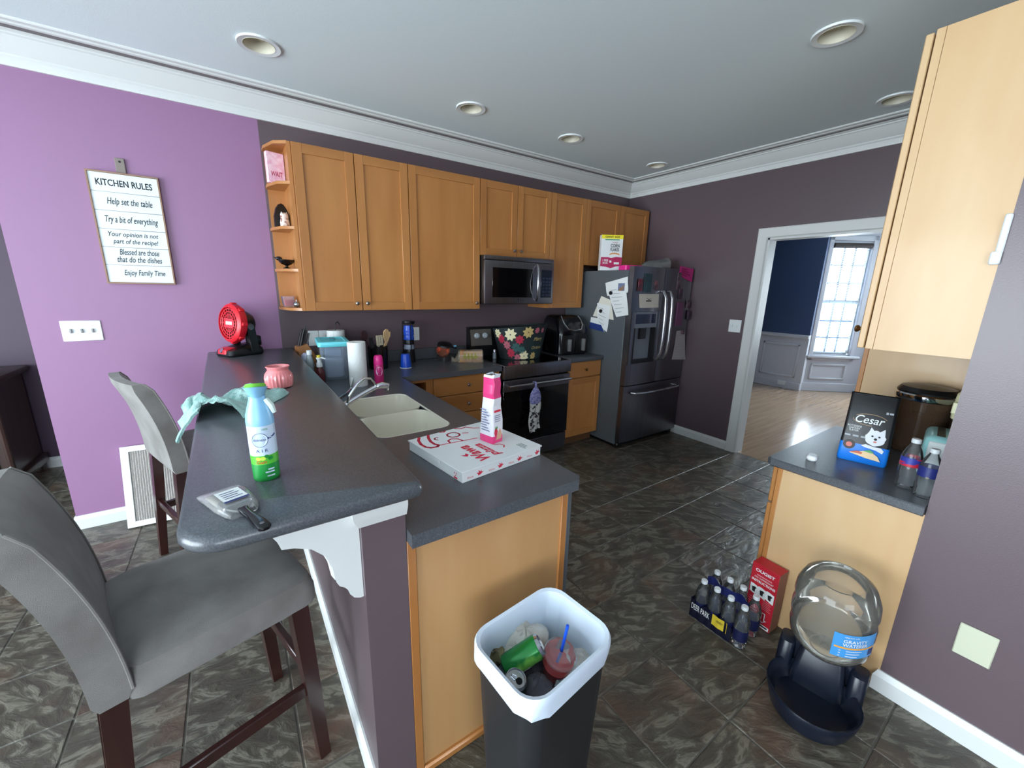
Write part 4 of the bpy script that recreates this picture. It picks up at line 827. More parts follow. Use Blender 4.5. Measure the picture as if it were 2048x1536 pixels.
tool('black_tongs', 'black tongs leaning left in the black crock', 'tongs', [(-.01, -.03, .03), (-.03, -.045, .14), (-.055, -.055, .19)], [[(-.016, -.02), (.016, -.02), (.012, .06), (-.012, .06)]], BLACK, ((.9, .4, 0), (-.7, .0, 1)), .012)
tool('wooden_skewer_tool', 'thin wooden stirrer leaning far right in the black crock', 'stirrer', [(.03, .02, .03), (.06, .01, .16), (.10, .005, .255)], [[(-.006, -.01), (.006, -.01), (.006, .03), (-.006, .03)]], WOODL, ((.9, .4, 0), (.4, .0, 1)))
# spray can
t = thing('spray_can', 'hot pink aerosol can standing on the worktop behind the sink', 'spray can', (-3.226, -.735, WZ), math.radians(-100))
g = G(); g.lathe([(.029, 0), (.031, .003), (.031, .120), (.029, .126)], 26); lo('can', g, mk('magenta label', (206, 44, 120), .35))
g = G(); g.lathe([(.0305, .124), (.0305, .15), (.028, .175), (.022, .186), (0, .188)], 26); lo('cap', g, PINK)
g = G(); g.add([wr(.0312)(x, y, .0003) for x, y in circ(.022, 20, 0, .082, 1.4)], [tuple(range(20))], 0)
for k in range(3): g.add([wr(.0312)(x, y, .0007) for x, y in ((-.015, .094 - k * .012), (.012, .094 - k * .012), (.012, .100 - k * .012), (-.015, .100 - k * .012))], [(0, 1, 2, 3)], 1)
lo('print', g, [mk('label pale pink', (238, 206, 226), .5), flat('purple ink', (110, 50, 130), .5)])
# blue cup
def cup_prof(): return [(.044, 0), (.046, .003), (.043, .006), (.042, .02), (.034, .10), (.030, .112), (0, .113)]
t = thing('plastic_cup', 'bright blue plastic cup standing upside down on the worktop', 'cup', (-2.893, -.33, WZ), group='blue plastic cups')
g = G(); n = 40; g.loft([[((r_ + (.0012 * math.cos(20 * a) if 2 < k < 5 else 0)) * math.cos(a), (r_ + (.0012 * math.cos(20 * a) if 2 < k < 5 else 0)) * math.sin(a), z) for a in [2 * math.pi * q / n for q in range(n)]] for k, (r_, z) in enumerate(cup_prof())], cap0=False); lo('cup', g, BLUE)
g = G(); g.lathe([(.042, .001), (.0465, .001), (.0468, .005), (.043, .006)], 32, cap0=False, cap1=False); lo('rim', g, PAPER)
# cup dispenser
t = thing('cup_dispenser', 'clear tower of stacked blue cups on a black stand beside the outlet', 'dispenser', (-2.775, -.10, WZ))
g = G(); g.lathe([(.05, 0), (.05, .02), (.046, .03), (.046, .08), (0, .08)], 20); lo('stand', g, BLACK); g = G(); g.lathe([(.05, .33), (.052, .335), (.052, .35), (0, .352)], 20); lo('lid', g, BLACK)
g = G()
for a in (.5, 2.6, 4.7): g.tube([(.05 * math.cos(a), .05 * math.sin(a), .02), (.05 * math.cos(a), .05 * math.sin(a), .34)], .004, 6)
obj('rods', g, BLACK, t, world=False, kind='stuff')
for k, (z, m_) in enumerate(((.08, BLACK), (.115, mk('pale cup', (150, 160, 180), .4)), (.155, BLACK), (.195, BLUE), (.235, BLUE), (.26, BLUE))):
    g = G(); g.lathe([(.044, 0), (.045, .004), (.040, .03), (.037, .055), (0, .056)], 22, (0, 0, z)); lo('stacked_cup', g, m_)
# knife block
t = thing('knife_block', 'slanted wooden knife block in the worktop corner', 'knife block', (-3.60, -.15, WZ), math.radians(10))
KW = wood('knife block wood', (150, 98, 56), (176, 120, 74))
g = G(); g.loft([[(x, y, z) for x, z in ((-.05, 0), (.06, 0), (.075, .12), (.02, .215), (-.04, .195))] for y in (-.045, .045)]); lo('block', g, KW)
for k, (dx, dy, h_) in enumerate(((-.02, -.028, .13), (.0, -.01, .15), (-.022, .012, .12), (.018, .028, .11), (.022, -.03, .10))):
    g = G(); b0 = Vector((-.005 + dx, dy, .195)); d_ = Vector((.28, 0, .96)); g.tube([tuple(b0), tuple(b0 + d_ * h_ * .5), tuple(b0 + d_ * h_)], [.009, .011, .010], 8, flat=.6); lo('knife_handle', g, BLACK)
# soap pump, small bottle, crumpled bag, sponge, utensil
t = thing('soap_pump', 'clear soap pump bottle with red liquid and white pump behind the bar edge', 'soap bottle', (-3.56, -.56, WZ), -.5)
g = G(); g.lathe([(.026, 0), (.029, .004), (.030, .06), (.027, .085), (.016, .10), (.014, .11)], 20); lo('bottle', g, mk('dark red soap', (92, 40, 44), .15))
g = G(); g.lathe([(.018, .108), (.019, .112), (.017, .135), (.013, .14), (.012, .155), (.017, .162), (.017, .17), (0, .172)], 16); g.tube([(0, 0, .167), (.022, 0, .168), (.04, 0, .162)], .005, 8); lo('pump', g, WHITE)
g = G(); g.lathe([(.012, .172), (.013, .185), (0, .187)], 12); lo('spout_tag', g, mk('yellow tag', (220, 200, 60), .5))
t = thing('clear_bottle', 'tall clear bottle with a white cap between soap pump and plastic bag', 'bottle', (-3.60, -.45, WZ))
g = G(); g.lathe([(.022, 0), (.024, .004), (.024, .13), (.018, .16), (.012, .18)], 18); lo('bottle', g, clear('clear bottle plastic', (206, 216, 214), .35)); g = G(); g.lathe([(.015, .176), (.016, .18), (.016, .205), (0, .207)], 14); lo('cap', g, WHITE)
t = thing('crumpled_bag', 'crumpled white plastic bag beside the knife block', 'plastic bag', (-3.605, -.33, WZ))
g = G(); rows = []
for i in range(9):
    a = math.pi * (i + .3) / 9.3; rows.append([(.045 * math.sin(a) * math.cos(q) * (1 + .35 * _n.noise((math.cos(q) * 2, math.sin(q) * 2, i * .6))), .06 * math.sin(a) * math.sin(q) * (1 + .35 * _n.noise((math.cos(q) * 2, math.sin(q) * 2, i * .6 + 5))), .088 - .088 * math.cos(a)) for q in [2 * math.pi * k / 18 for k in range(18)]])
g.loft(rows); lo('bag', g, mk('white film', (206, 208, 220), .3, c2=(120, 124, 150), ns=14))
t = thing('dish_sponge', 'grey green scouring sponge on the ledge behind the faucet', 'sponge', (-3.60, -1.02, WZ)); g = G(); g.box(-.03, .03, -.045, .045, .0005, .028, .006, 2); lo('sponge', g, mk('sponge', (132, 132, 110), .95, bump=1, bs=120))
t = thing('steel_utensil', 'shiny steel utensil lying on the worktop behind the faucet', 'utensil', (-3.49, -.95, WZ)); g = G(); g.tube([(-.07, -.10, .006), (-.01, -.02, .009), (.04, .07, .012), (.055, .10, .011)], [.006, .007, .006, .011], 8, flat=.6); lo('blade', g, CHROME)
# ---------------------------------------------------------------- back worktop, range and refrigerator things
t = thing('copper_pan', 'small copper and black pan with a black lid on the back worktop', 'pan', (-2.455, -.16, WZ), .3)
CU = mk('rose copper', (206, 132, 108), .25, .7)
g = G(); g.loft([[(x, y, z) for x, y in rr(.15, .10, .02, 3)] for z in (.0005, .05)] ); lo('tray', g, mk('smoked glass tray', (60, 58, 60), .2))
g = G(); g.lathe([(.02, 0), (.045, .012), (.058, .04), (.06, .06), (.056, .06), (.04, .02), (0, .014)], 24, M=T(-.05, -.01, .055, 0, .5, -.5)); lo('bowl', g, CU)
g = G(); g.lathe([(.06, .0), (.07, .004), (.062, .018), (.02, .03), (0, .032)], 24, M=T(-.02, 0, .13, 0, .25, -.1)); lo('lid', g, BLACK)
g = G(); g.tube([(.0, 0, .12), (.06, -.01, .115), (.10, -.02, .105)], [.012, .010, .013], 10); lo('handle', g, BLACK)
g = G(); g.ell((.085, -.02, .12), (.022, .016, .012), 12, 6); lo('blue_knob', g, mk('pale blue cap', (120, 180, 214), .3))
t = thing('bread_loaf', 'bagged loaf of sliced bread lying beside the range', 'bread', (-2.300, -.33, WZ), math.radians(-28))
BR = mk('bread crust', (190, 142, 92), .8, c2=(150, 96, 60), ns=14)
g = G(); g.loft([[(x, y, z) for y, z in [(a * k_, .002 + b_ * k_) for a, b_ in ((-.05, 0), (.05, 0), (.056, .03), (.06, .07), (.045, .098), (0, .105), (-.045, .098), (-.06, .07), (-.056, .03))]] for x, k_ in ((-.10, .88), (-.095, 1), (.02, .98), (.095, 1), (.10, .9))]); lo('loaf', g, BR)
g = G(); g.loft([[(x, y, z) for y, z in [(a * k_, .001 + b_ * k_) for a, b_ in ((-.05, 0), (.05, 0), (.058, .03), (.062, .07), (.047, .10), (0, .107), (-.047, .10), (-.062, .07), (-.058, .03))]] for x, k_ in ((-.17, .45), (-.14, .25), (-.11, .95), (.02, 1.02), (.10, 1.03), (.108, .9))]); lo('bag', g, clear('bread bag film', (226, 214, 190), .25, .12))
g = G()
for k in range(4): g.box(-.06 + k * .03, -.045 + k * .03, -.064, -.0625, .03, .085, M=T(0, 0, 0)); 
g.box(-.07, .06, -.0640, -.0632, .045, .062); obj('print', g, [mk('olive print', (150, 140, 60), .6)], t, world=False, kind='stuff')
t = thing('salt_shaker', 'small steel and glass shaker at the left edge of the range', 'shaker', (-2.035, -.30, .914 + .001)); g = G(); g.lathe([(.018, .0005), (.019, .004), (.017, .055), (.016, .06)], 16); lo('glass', g, clear('shaker glass', (170, 180, 190), .5)); g = G(); g.lathe([(.0175, .058), (.018, .062), (.017, .08), (.010, .088), (0, .089)], 16); lo('cap', g, STEEL)
# floral bucket
t = thing('floral_bucket', 'black oval bucket with poinsettia print and gold script on the range top', 'bucket', (-1.775, -.34, .915), math.radians(-8))
FLB = mk('black print fabric', (20, 20, 24), .6, c2=(30, 52, 54), ns=5)
def buck(a, z):
    k_ = z / .30; rx = .20 + .075 * k_; ry = .15 + .04 * k_; return Vector((rx * math.cos(a), ry * math.sin(a), z + .022 * math.sin(a + 2.2) * k_))
n = 40
g = G(); g.loft([[tuple(buck(2 * math.pi * k / n, z)) for k in range(n)] for z in (.001, .02, .1, .2, .3)] + [[tuple(buck(2 * math.pi * k / n, .296) * .97) for k in range(n)]], cap1=True); lo('bucket', g, FLB)
def flower(g, a0, z0, r_, mi, rot, petals=8):
    for ring_, (pr, off) in enumerate(((r_, 0), (r_ * .6, .39))):
        for k in range(petals):
            th = 2 * math.pi * k / petals + off + rot; pts = []
            for d_, w_ in ((.12, 0), (.45, .26), (.7, .22), (1, 0), (.7, -.22), (.45, -.26)):
                uu = pr * (d_ * math.cos(th) - w_ * math.sin(th)); vv = pr * (d_ * math.sin(th) + w_ * math.cos(th))
                p = buck(a0 + uu / .24, max(.006, min(.296, z0 + vv))); c_ = Vector((math.cos(a0 + uu / .24), math.sin(a0 + uu / .24), 0)); pts.append(tuple(p + c_ * (.0008 + .0008 * ring_)))
            g.add(pts, [tuple(range(6))], mi)
for a0, z0, r_, mi, rot in ((-2.30, .235, .062, 0, .2), (-1.62, .245, .055, 1, .5), (-1.95, .185, .045, 2, 0), (-2.75, .20, .05, 2, .3), (-2.5, .14, .045, 3, .6), (-2.35, .065, .05, 2, .1), (-1.75, .035, .055, 0, .4), (-1.25, .255, .03, 3, 0), (-2.9, .25, .05, 0, .1), (-2.1, .115, .05, 4, .7), (-1.85, .09, .04, 4, .2), (-1.3, .03, .04, 1, .6), (-.95, .25, .025, 3, .1), (-2.05, .02, .04, 3, .2)):
    g = G(); flower(g, a0, z0, r_, mi, rot); lo('flower_print', g, [mk('cream petal', (232, 222, 180), .6), mk('gold petal', (196, 170, 110), .6), mk('crimson petal', (176, 34, 64), .6), mk('rose petal', (180, 96, 110), .6), mk('teal leaf', (50, 90, 88), .6)])
def bw(off, zc): return lambda x, y, z: tuple(buck(off + x / .25, zc + y) + Vector((math.cos(off + x / .25), math.sin(off + x / .25), 0)) * .0015)
g = G()
for txt, zc, w_ in (('Merry', .175, .12), ('Christmas', .105, .15)): g.text(txt, w_, Matrix(), 0, .3, warp=bw(-1.12, zc))
obj('lettering', g, mk('gold foil', (206, 184, 120), .4), t, world=False)
# air fryer
t = thing('air_fryer', 'black dual-drawer air fryer on the short worktop beside the refrigerator', 'air fryer', (-1.185, -.30, WZ), math.radians(-6))
g = G(); g.loft([[(x, y, z) for x, y in rr(w_, d_, .06, 5, 0, cy_)] for w_, d_, cy_, z in ((.34, .34, 0, 0), (.36, .36, 0, .012), (.37, .37, 0, .20), (.365, .36, .0, .24), (.33, .30, .025, .33), (.29, .24, .04, .375), (.24, .18, .05, .385))]); lo('body', g, mk('glossy black', (12, 12, 16), .15))
for x in (-.085, .085):
    g = G(); g.box(x - .075, x + .075, -.196, -.176, .02, .20, .01, 2); d = lo('drawer', g, BLACK)
    g = G(); g.box(x - .014, x + .014, -.232, -.196, .045, .165, .006, 2); lo('handle', g, mk('handle grey', (150, 150, 150), .35, .6), d)
g = G(); g.tube([(-.105, -.075, .380), (-.112, -.118, .338), (-.105, -.150, .30), (-.075, -.178, .255), (0, -.184, .245), (.075, -.178, .255), (.105, -.150, .30), (.112, -.118, .338), (.105, -.075, .380)], .007, 8); lo('trim_line', g, STEEL)
# hanging kitchen towel on the oven handle
t = thing('oven_towel', 'lavender hanging towel with paw print tail on the oven handle', 'towel', (-1.86, -.72, .3))
LAV = mk('lavender print', (146, 142, 186), .9, c2=(100, 104, 156), ns=60, lo=.5, hi=.55); PAW = mk('paw print cloth', (190, 188, 184), .9, c2=(36, 36, 40), ns=34, lo=.54, hi=.58)
g = G(); g.tube([(-1.872, -.728, .70), (-1.872, -.729, .757), (-1.872, -.712, .760), (-1.872, -.694, .757), (-1.872, -.70, .735)], .004, 6, flat=3); obj('loop', g, LAV, t)
g = G(); g.loft([[(-1.872 + x, -.728 + y * .3, z) for x, y in circ(r_, 16)] for r_, z in ((.012, .715), (.03, .70), (.055, .66), (.065, .61), (.06, .575), (.035, .56))]); obj('hand_pocket', g, LAV, t)
g = G()
for x0, zb in ((-1.90, .30), (-1.845, .325)):
    g.surf(lambda a, b_: (x0 - .032 + .064 * a + .006 * math.sin(b_ * 7), -.728 + .008 * math.sin(a * 6 + b_ * 4), .575 - (.575 - zb) * b_), 8, 12, th=.004)
obj('tail', g, PAW, t)
# refrigerator top
FT = 1.743
t = thing('cereal_box', 'giant size corn flakes cereal box standing on the refrigerator', 'cereal box', (-.895, -.595, FT), math.radians(-32))
g = G(); g.box(-.105, .105, .0, .07, .0005, .33, .001); g.box(-.105, .105, -.0008, .0005, .295, .33, mi=1); lo('carton', g, [CARD, mk('cereal yellow', (240, 224, 40), .5)])
Mc = MX((0, -.001, 0), (1, 0, 0), (0, 0, 1)); MAG = mk('cereal magenta', (176, 24, 84), .5); GR = mk('cereal green', (30, 140, 60), .5)
g = G(); g.poly([(-.105, .04), (-.10, .125), (-.03, .125), (0, .118), (.05, .13), (.105, .125), (.105, .045), (.05, .04), (0, .022), (-.05, .035)], .0004, 0, Mc)
g.text('GIANT SIZE', .14, Mc @ Matrix.Translation((0, .313, .0003)), 2, 0, .017, bold=.02); g.box(-.07, .07, .282, .291, 0, .0006, M=Mc, mi=1)
g.text('CORN', .085, Mc @ Matrix.Translation((.03, .232, 0)), 2, 0, .032, bold=.02); g.text('FLAKES', .085, Mc @ Matrix.Translation((.03, .196, 0)), 2, 0, .03, bold=.02); g.text("Kellogg's", .055, Mc @ Matrix.Translation((.03, .262, 0)), 0, .3)
g.text('1 FREE', .055, Mc @ Matrix.Translation((-.055, .095, .0005)), 3, 0, .02, bold=.02); g.text('BOOK', .05, Mc @ Matrix.Translation((-.055, .072, .0005)), 3, 0, .018, bold=.02); g.poly(circ(.05, 20, .03, .150, .34), .0004, 4, Mc); g.poly(circ(.046, 20, .03, .143, .25), .0006, 3, Mc); g.box(.03, .08, .06, .08, 0, .0008, M=Mc, mi=3); g.box(-.015, .005, .075, .095, 0, .0008, M=Mc, mi=3)
lo('print', g, [MAG, GR, INK, PAPER, mk('flakes orange', (214, 140, 70), .6)])
t = thing('plastic_jug_container', 'clear plastic container lying on its side on the refrigerator', 'container', (-.40, -.72, FT), math.radians(-38))
g = G(); Mj = T(0, 0, .088, 0, math.pi / 2, 0) ; rows = []
for y, k_ in ((-.16, .35), (-.12, .62), (-.05, .75), (.08, .86), (.16, 1.0), (.165, .96), (.08, .82), (-.04, .70)):
    rows.append([(x * k_, y * 1.0, .0005 + .076 * k_ + z * k_) for x, z in circ(.076, 24)])
MJ2 = Matrix.Rotation(math.radians(-62), 4, 'Z'); g.loft(rows, 0, MJ2, cap1=False); lo('container', g, clear('cloudy plastic', (200, 204, 204), .22, .12))
t = thing('pink_tray', 'hot pink plastic tray resting on the front of the refrigerator top', 'tray', (-.775, -.745, FT), math.radians(-12)); g = G(); g.loft([[(x, y, z) for x, y in rr(w_, d_, .02, 3)] for w_, d_, z in ((.20, .11, .0005), (.21, .12, .004), (.21, .12, .042), (.20, .11, .048))]); lo('lid', g, PINK); g = G(); g.box(-.12, -.09, -.03, .03, .001, .026, .004); lo('tab', g, PINK)
# papers and magnets on the fridge side (plane x = FX0) and doors (plane y = FY)
SIDE = MX((FX0 - .0005, 0, 0), (0, -1, 0), (0, 0, 1))
def sheet(name, label, cat, pts, mat, M, bend=.006, th=.0007, grp=None, z0=.001, extra=None, mats=None):
    cx_ = sum(p[0] for p in pts) / len(pts); cy_ = min(p[1] for p in pts); o_ = M @ Vector((cx_, cy_, 0))
    t = thing(name, label, cat, tuple(o_), group=grp)
    a, b_, c_, d_ = [Vector((*p, 0)) for p in pts]     # tl tr br bl
    g = G(); g.surf(lambda s, q: tuple((a.lerp(b_, s)).lerp(d_.lerp(c_, s), q) + Vector((0, 0, z0 + bend * (math.sin(q * 3.0 + s) ** 2) * (q ** 1.5)))), 8, 8, 0, M, th); sh = obj('sheet', g, mat, t)
    if extra:
        g = G(); extra(g); obj('print', g, mats, t)
    return t
def S2(px, py): q = PX(px, py, FX0); return (-q.y, q.z)
def lines(pts, n, ink=0, z=.0035, M=SIDE, w=.75, h=.006):
    a, b_, c_, d_ = [Vector((*p, 0)) for p in pts]
    def f(g):
        for k in range(n):
            q = (k + 1.2) / (n + 1.4); l_ = a.lerp(d_, q); r_ = b_.lerp(c_, q); e = l_.lerp(r_, w * (.7 + .3 * ((k * 7) % 3) / 2)); s0 = l_.lerp(r_, .12); up = (a - d_).normalized() * h / 2
            zz = Vector((0, 0, z + .006 * (q ** 1.5) * math.sin(q * 3) ** 2)); g.add([tuple(s0 - up + zz), tuple(e - up + zz), tuple(e + up + zz), tuple(s0 + up + zz)], [(0, 1, 2, 3)], ink, M)
    return f
GI = flat('grey ink', (168, 172, 178), .8)
pts = [S2(1211, 566), S2(1256, 553), S2(1257, 585), S2(1215, 592)]; sheet('paper_sheet', 'curled white paper at the top of the refrigerator side', 'paper', pts, PAPER, SIDE, .012)
pts = [S2(1213, 572), S2(1252, 570), S2(1258, 630), S2(1233, 634)]; sheet('paper_sheet', 'long white letter on the refrigerator side under two magnets', 'paper', pts, PAPER, SIDE, .010, z0=.003, extra=lines(pts, 7, z=.006), mats=[GI])
pts = [S2(1203, 592), S2(1222, 600), S2(1228, 640), S2(1186, 632)]; sheet('paper_sheet', 'cream sheet pinned low on the refrigerator side', 'paper', pts, mk('cream paper', (222, 218, 204), .8), SIDE, .006)
pts = [S2(1195, 606), S2(1222, 612), S2(1215, 664), S2(1197, 650)]; sheet('paper_sheet', 'folded white sheet hanging lowest on the refrigerator side', 'paper', pts, PAPER, SIDE, .012, z0=.004, extra=lines(pts, 5, z=.007), mats=[GI])
pts = [S2(1183, 634), S2(1200, 637), S2(1210, 664), S2(1180, 656)]; sheet('appointment_card', 'small white and navy card at the lower left of the fridge papers', 'card', pts, PAPER, SIDE, .002, z0=.006, extra=lambda g: g.add([tuple(Vector((*S2(*q), 0)) + Vector((0, 0, .012))) for q in ((1182, 644), (1204, 650), (1210, 664), (1180, 656))], [(0, 1, 2, 3)], 0, SIDE), mats=[flat('card navy', (36, 56, 120), .5)])
def magnet(label, p, M, r, mat, shape='round', h=.006, grp='fridge magnets'):
    t = thing('fridge_magnet', label, 'magnet', tuple(M @ Vector((*p, 0))), group=grp); g = G()
    if shape == 'round': g.lathe([(r, .004), (r, .004 + h), (r * .8, .005 + h), (0, .005 + h)], 16, (p[0], p[1], 0), M=M)
    else: g.box(p[0] - r[0], p[0] + r[0], p[1] - r[1], p[1] + r[1], .001, .001 + h, .001, M=M)
    obj('magnet', g, mat, t)
magnet('round black magnet on the long white letter', S2(1223, 586), SIDE, .018, BLACK, h=.012); magnet('round black magnet on the folded lower sheet', S2(1203, 622), SIDE, .018, BLACK, h=.012)
magnet('square photo magnet on the long white letter', S2(1244, 574), SIDE, (.035, .035), mk('photo magnet', (90, 130, 180), .4, c2=(150, 110, 60), ns=18), 'sq', .014)
FR = MX((0, FY - .0005, 0), (1, 0, 0), (0, 0, 1))
def F2(px, py): q = PY(px, py, FY); return (q.x, q.z)
pts = [F2(1278, 588), F2(1317, 588), F2(1316, 615), F2(1279, 616)]; sheet('memorial_card', 'framed cream card magnet on the left refrigerator door', 'card', pts, mk('card cream', (196, 188, 176), .6), FR, .001, th=.003, extra=lambda g: [g.box((pts[0][0] + pts[1][0]) / 2 - .04, (pts[0][0] + pts[1][0]) / 2 + .04, (pts[0][1] + pts[2][1]) / 2 - .005, (pts[0][1] + pts[2][1]) / 2 + .005, .005, .006, M=FR), g.add([tuple(Vector((*p_, .006))) for p_ in (((pts[0][0] + pts[1][0]) / 2 - .05, pts[0][1] - .03), ((pts[0][0] + pts[1][0]) / 2, pts[0][1] - .055), ((pts[0][0] + pts[1][0]) / 2 + .05, pts[0][1] - .03), ((pts[0][0] + pts[1][0]) / 2, pts[0][1] - .048))], [(0, 1, 2, 3)], 0, FR)], mats=[INK])
magnet('tall dark teal photo magnet above the framed card', F2(1295, 566), FR, (.055, .085), mk('dark photo', (24, 40, 44), .3, c2=(40, 70, 76), ns=9), 'sq')
magnet('red photo magnet at the left of the left fridge door', F2(1280, 570), FR, (.030, .055), mk('red photo', (130, 44, 58), .4, c2=(60, 30, 36), ns=16), 'sq')
magnet('small rose photo magnet at the right of the framed card', F2(1312, 570), FR, (.026, .040), mk('rose photo', (150, 96, 104), .4, c2=(40, 36, 48), ns=18), 'sq')
pts = [F2(1360, 532), F2(1387, 538), F2(1383, 565), F2(1357, 550)]; sheet('pink_card', 'hot pink card near the top of the right refrigerator door', 'card', pts, mk('pink card', (200, 50, 130), .6), FR, .004, extra=lines(pts, 4, z=.005, M=FR, h=.012), mats=[flat('deep pink ink', (150, 30, 90), .7)])
pts = [F2(1353, 662), F2(1369, 660), F2(1370, 719), F2(1343, 719)]; sheet('grocery_list', 'long grey list clipped low on the right refrigerator door', 'paper', pts, mk('grey list paper', (168, 160, 162), .8), FR, .008, extra=lines(pts, 9, z=.006, M=FR), mats=[GI])
PP = [mk('photo plum', (92, 58, 84), .4, c2=(40, 34, 46), ns=16), mk('photo dark', (50, 42, 50), .4, c2=(110, 84, 96), ns=18), mk('photo violet', (110, 62, 96), .4)]
for k, (px_, py_, a, b_, m_, lb) in enumerate(((1357, 562, .028, .08, 1, 'long photo strip magnet below the pink card'), (1360, 588, .028, .05, 0, 'plum photo magnet in the middle of the right fridge door'), (1357, 628, .05, .12, 2, 'large violet photo magnet beside the right fridge handle'), (1374, 608, .024, .04, 1, 'small photo magnet near the right door edge'), (1376, 630, .026, .045, 0, 'lower photo magnet near the right door edge'), (1363, 664, .016, .02, 1, 'clip magnet holding the grey list'))):
    magnet(lb, F2(px_, py_), FR, (a, b_), PP[m_], 'sq', .008 + .003 * k)
# ---------------------------------------------------------------- corner shelf trinkets
t = thing('pink_book', 'pink decorated box standing on the top open corner shelf', 'box', (-3.655, -.15, 2.192), math.radians(14)); g = G(); g.box(-.052, .052, -.018, .018, .0005, .185, .002); lo('cover', g, mk('pale pink print', (236, 176, 206), .5, c2=(250, 220, 234), ns=40)); g = G(); g.box(.0521, .053, -.016, .016, .004, .18); lo('spine', g, mk('dark red spine', (140, 30, 50), .5))
g = G(); g.text('WAIT', .07, MX((0, -.0185, .055), (1, 0, 0), (0, 0, 1)), 0, 0, .03, bold=.02); lo('lettering', g, mk('rose ink', (190, 70, 100), .6))
t = thing('arch_plaque', 'black pointed arch plaque on the second corner shelf', 'ornament', (-3.643, -.13, 1.920), math.radians(20)); g = G(); g.prism([(-.052, 0), (.052, 0), (.05, .07), (.035, .12), (.015, .148), (0, .155), (-.015, .148), (-.035, .12), (-.05, .07)], -.008, .008, 0, MX((0, 0, .001), (1, 0, 0), (0, 0, 1))); lo('plaque', g, BLACK)
t = thing('owl_figurine', 'white speckled owl figurine in front of the black arch plaque', 'figurine', (-3.632, -.165, 1.920), math.radians(15)); g = G(); g.lathe([(.024, .0005), (.029, .006), (.030, .03), (.026, .05), (.023, .055), (.026, .068), (.024, .085), (.012, .094), (0, .095)], 18, sy=.8); lo('body', g, mk('speckled ceramic', (226, 210, 200), .4, c2=(150, 90, 70), ns=60, lo=.55, hi=.62)); 
for sx in (-1, 1): g = G(); g.lathe([(.008, 0), (0, .016)], 8, (sx * .016, 0, .085)); lo('ear', g, WHITE)
t = thing('bird_dish', 'black glass bird dish on the third corner shelf', 'dish', (-3.645, -.14, 1.650), math.radians(10))
g = G(); g.lathe([(.024, .0005), (.022, .006), (.008, .014), (.007, .022), (.03, .034), (.044, .052), (.046, .062), (.042, .062), (.03, .042), (0, .036)], 22, sx=1.15); lo('bowl', g, mk('black glass dish', (14, 14, 16), .1)); g = G(); g.ell((-.045, 0, .068), (.022, .014, .014), 12, 7); g.tube([(-.06, 0, .07), (-.08, 0, .074)], [.006, .001], 6); lo('head', g, BLACK); g = G(); g.tube([(.045, 0, .058), (.06, 0, .066), (.066, 0, .05)], [.006, .005, .003], 7); lo('tail', g, BLACK)
t = thing('pink_candle', 'pink square candle glass on the bottom corner shelf', 'candle', (-3.660, -.14, 1.390), .1); g = G(); g.loft([[(x, y, z) for x, y in rr(w_, w_, .006, 3)] for w_, z in ((.056, .0005), (.062, .01), (.076, .075), (.074, .075), (.060, .012))]); lo('glass', g, clear('candle glass', (230, 200, 206), .2)); g = G(); g.loft([[(x, y, z) for x, y in rr(w_, w_, .006, 3)] for w_, z in ((.054, .012), (.064, .05))]); lo('wax', g, mk('raspberry wax', (206, 62, 100), .4))
t = thing('silver_ornament', 'tiny round silver ornament beside the pink candle', 'ornament', (-3.615, -.20, 1.390)); g = G(); g.ell((0, 0, .0215), .021, 14, 8); lo('ball', g, mk('mercury glass', (150, 160, 170), .15, .9)); g = G(); g.lathe([(.006, 0), (.005, .012), (0, .014)], 8, (0, 0, .041)); lo('cap', g, STEEL)
# ---------------------------------------------------------------- trash can and its contents
TC = (-3.385, -2.722, 0); TR = math.radians(6)
t = thing('trash_can', 'tall black kitchen trash can with a white liner at the peninsula end', 'trash can', TC, TR)
def rl(w_, d_, z, r=.06): return [(x, y, z) for x, y in rr(w_, d_, r, 6)]
g = G(); g.loft([rl(.255, .195, 0, .04), rl(.262, .202, .012, .045), rl(.318, .25, .585, .06), rl(.326, .258, .59, .06), rl(.326, .258, .612, .06), rl(.312, .244, .612, .058), rl(.305, .238, .58, .056), rl(.25, .19, .02, .04)], cap1=True); lo('bin', g, mk('black bin plastic', (30, 31, 34), .45, bump=.1, bs=40))
LIN = mk('white liner film', (206, 218, 232), .4, bump=.35, bs=26, bst=(1, 1, .25))
g = G(); n_ = 28; rows = []
for w_, d_, z, r_, j in ((.330, .262, .560, .06, .003), (.334, .266, .575, .062, .002), (.338, .270, .600, .064, 0), (.338, .270, .616, .064, 0), (.330, .262, .624, .062, 0), (.312, .244, .620, .058, 0), (.300, .232, .58, .056, .003), (.290, .222, .50, .054, .004), (.278, .21, .40, .05, .004)):
    rows.append([(x + j * math.sin(k * 2.1), y + j * math.cos(k * 1.7), z + (j * .5 * math.sin(k * .9) if z < .58 else 0)) for k, (x, y) in enumerate(rr(w_, d_, r_, 6))])
g.loft(rows, cap0=False); lo('liner', g, LIN)
def inw(px_, py_, z): return PZ(px_, py_, z)
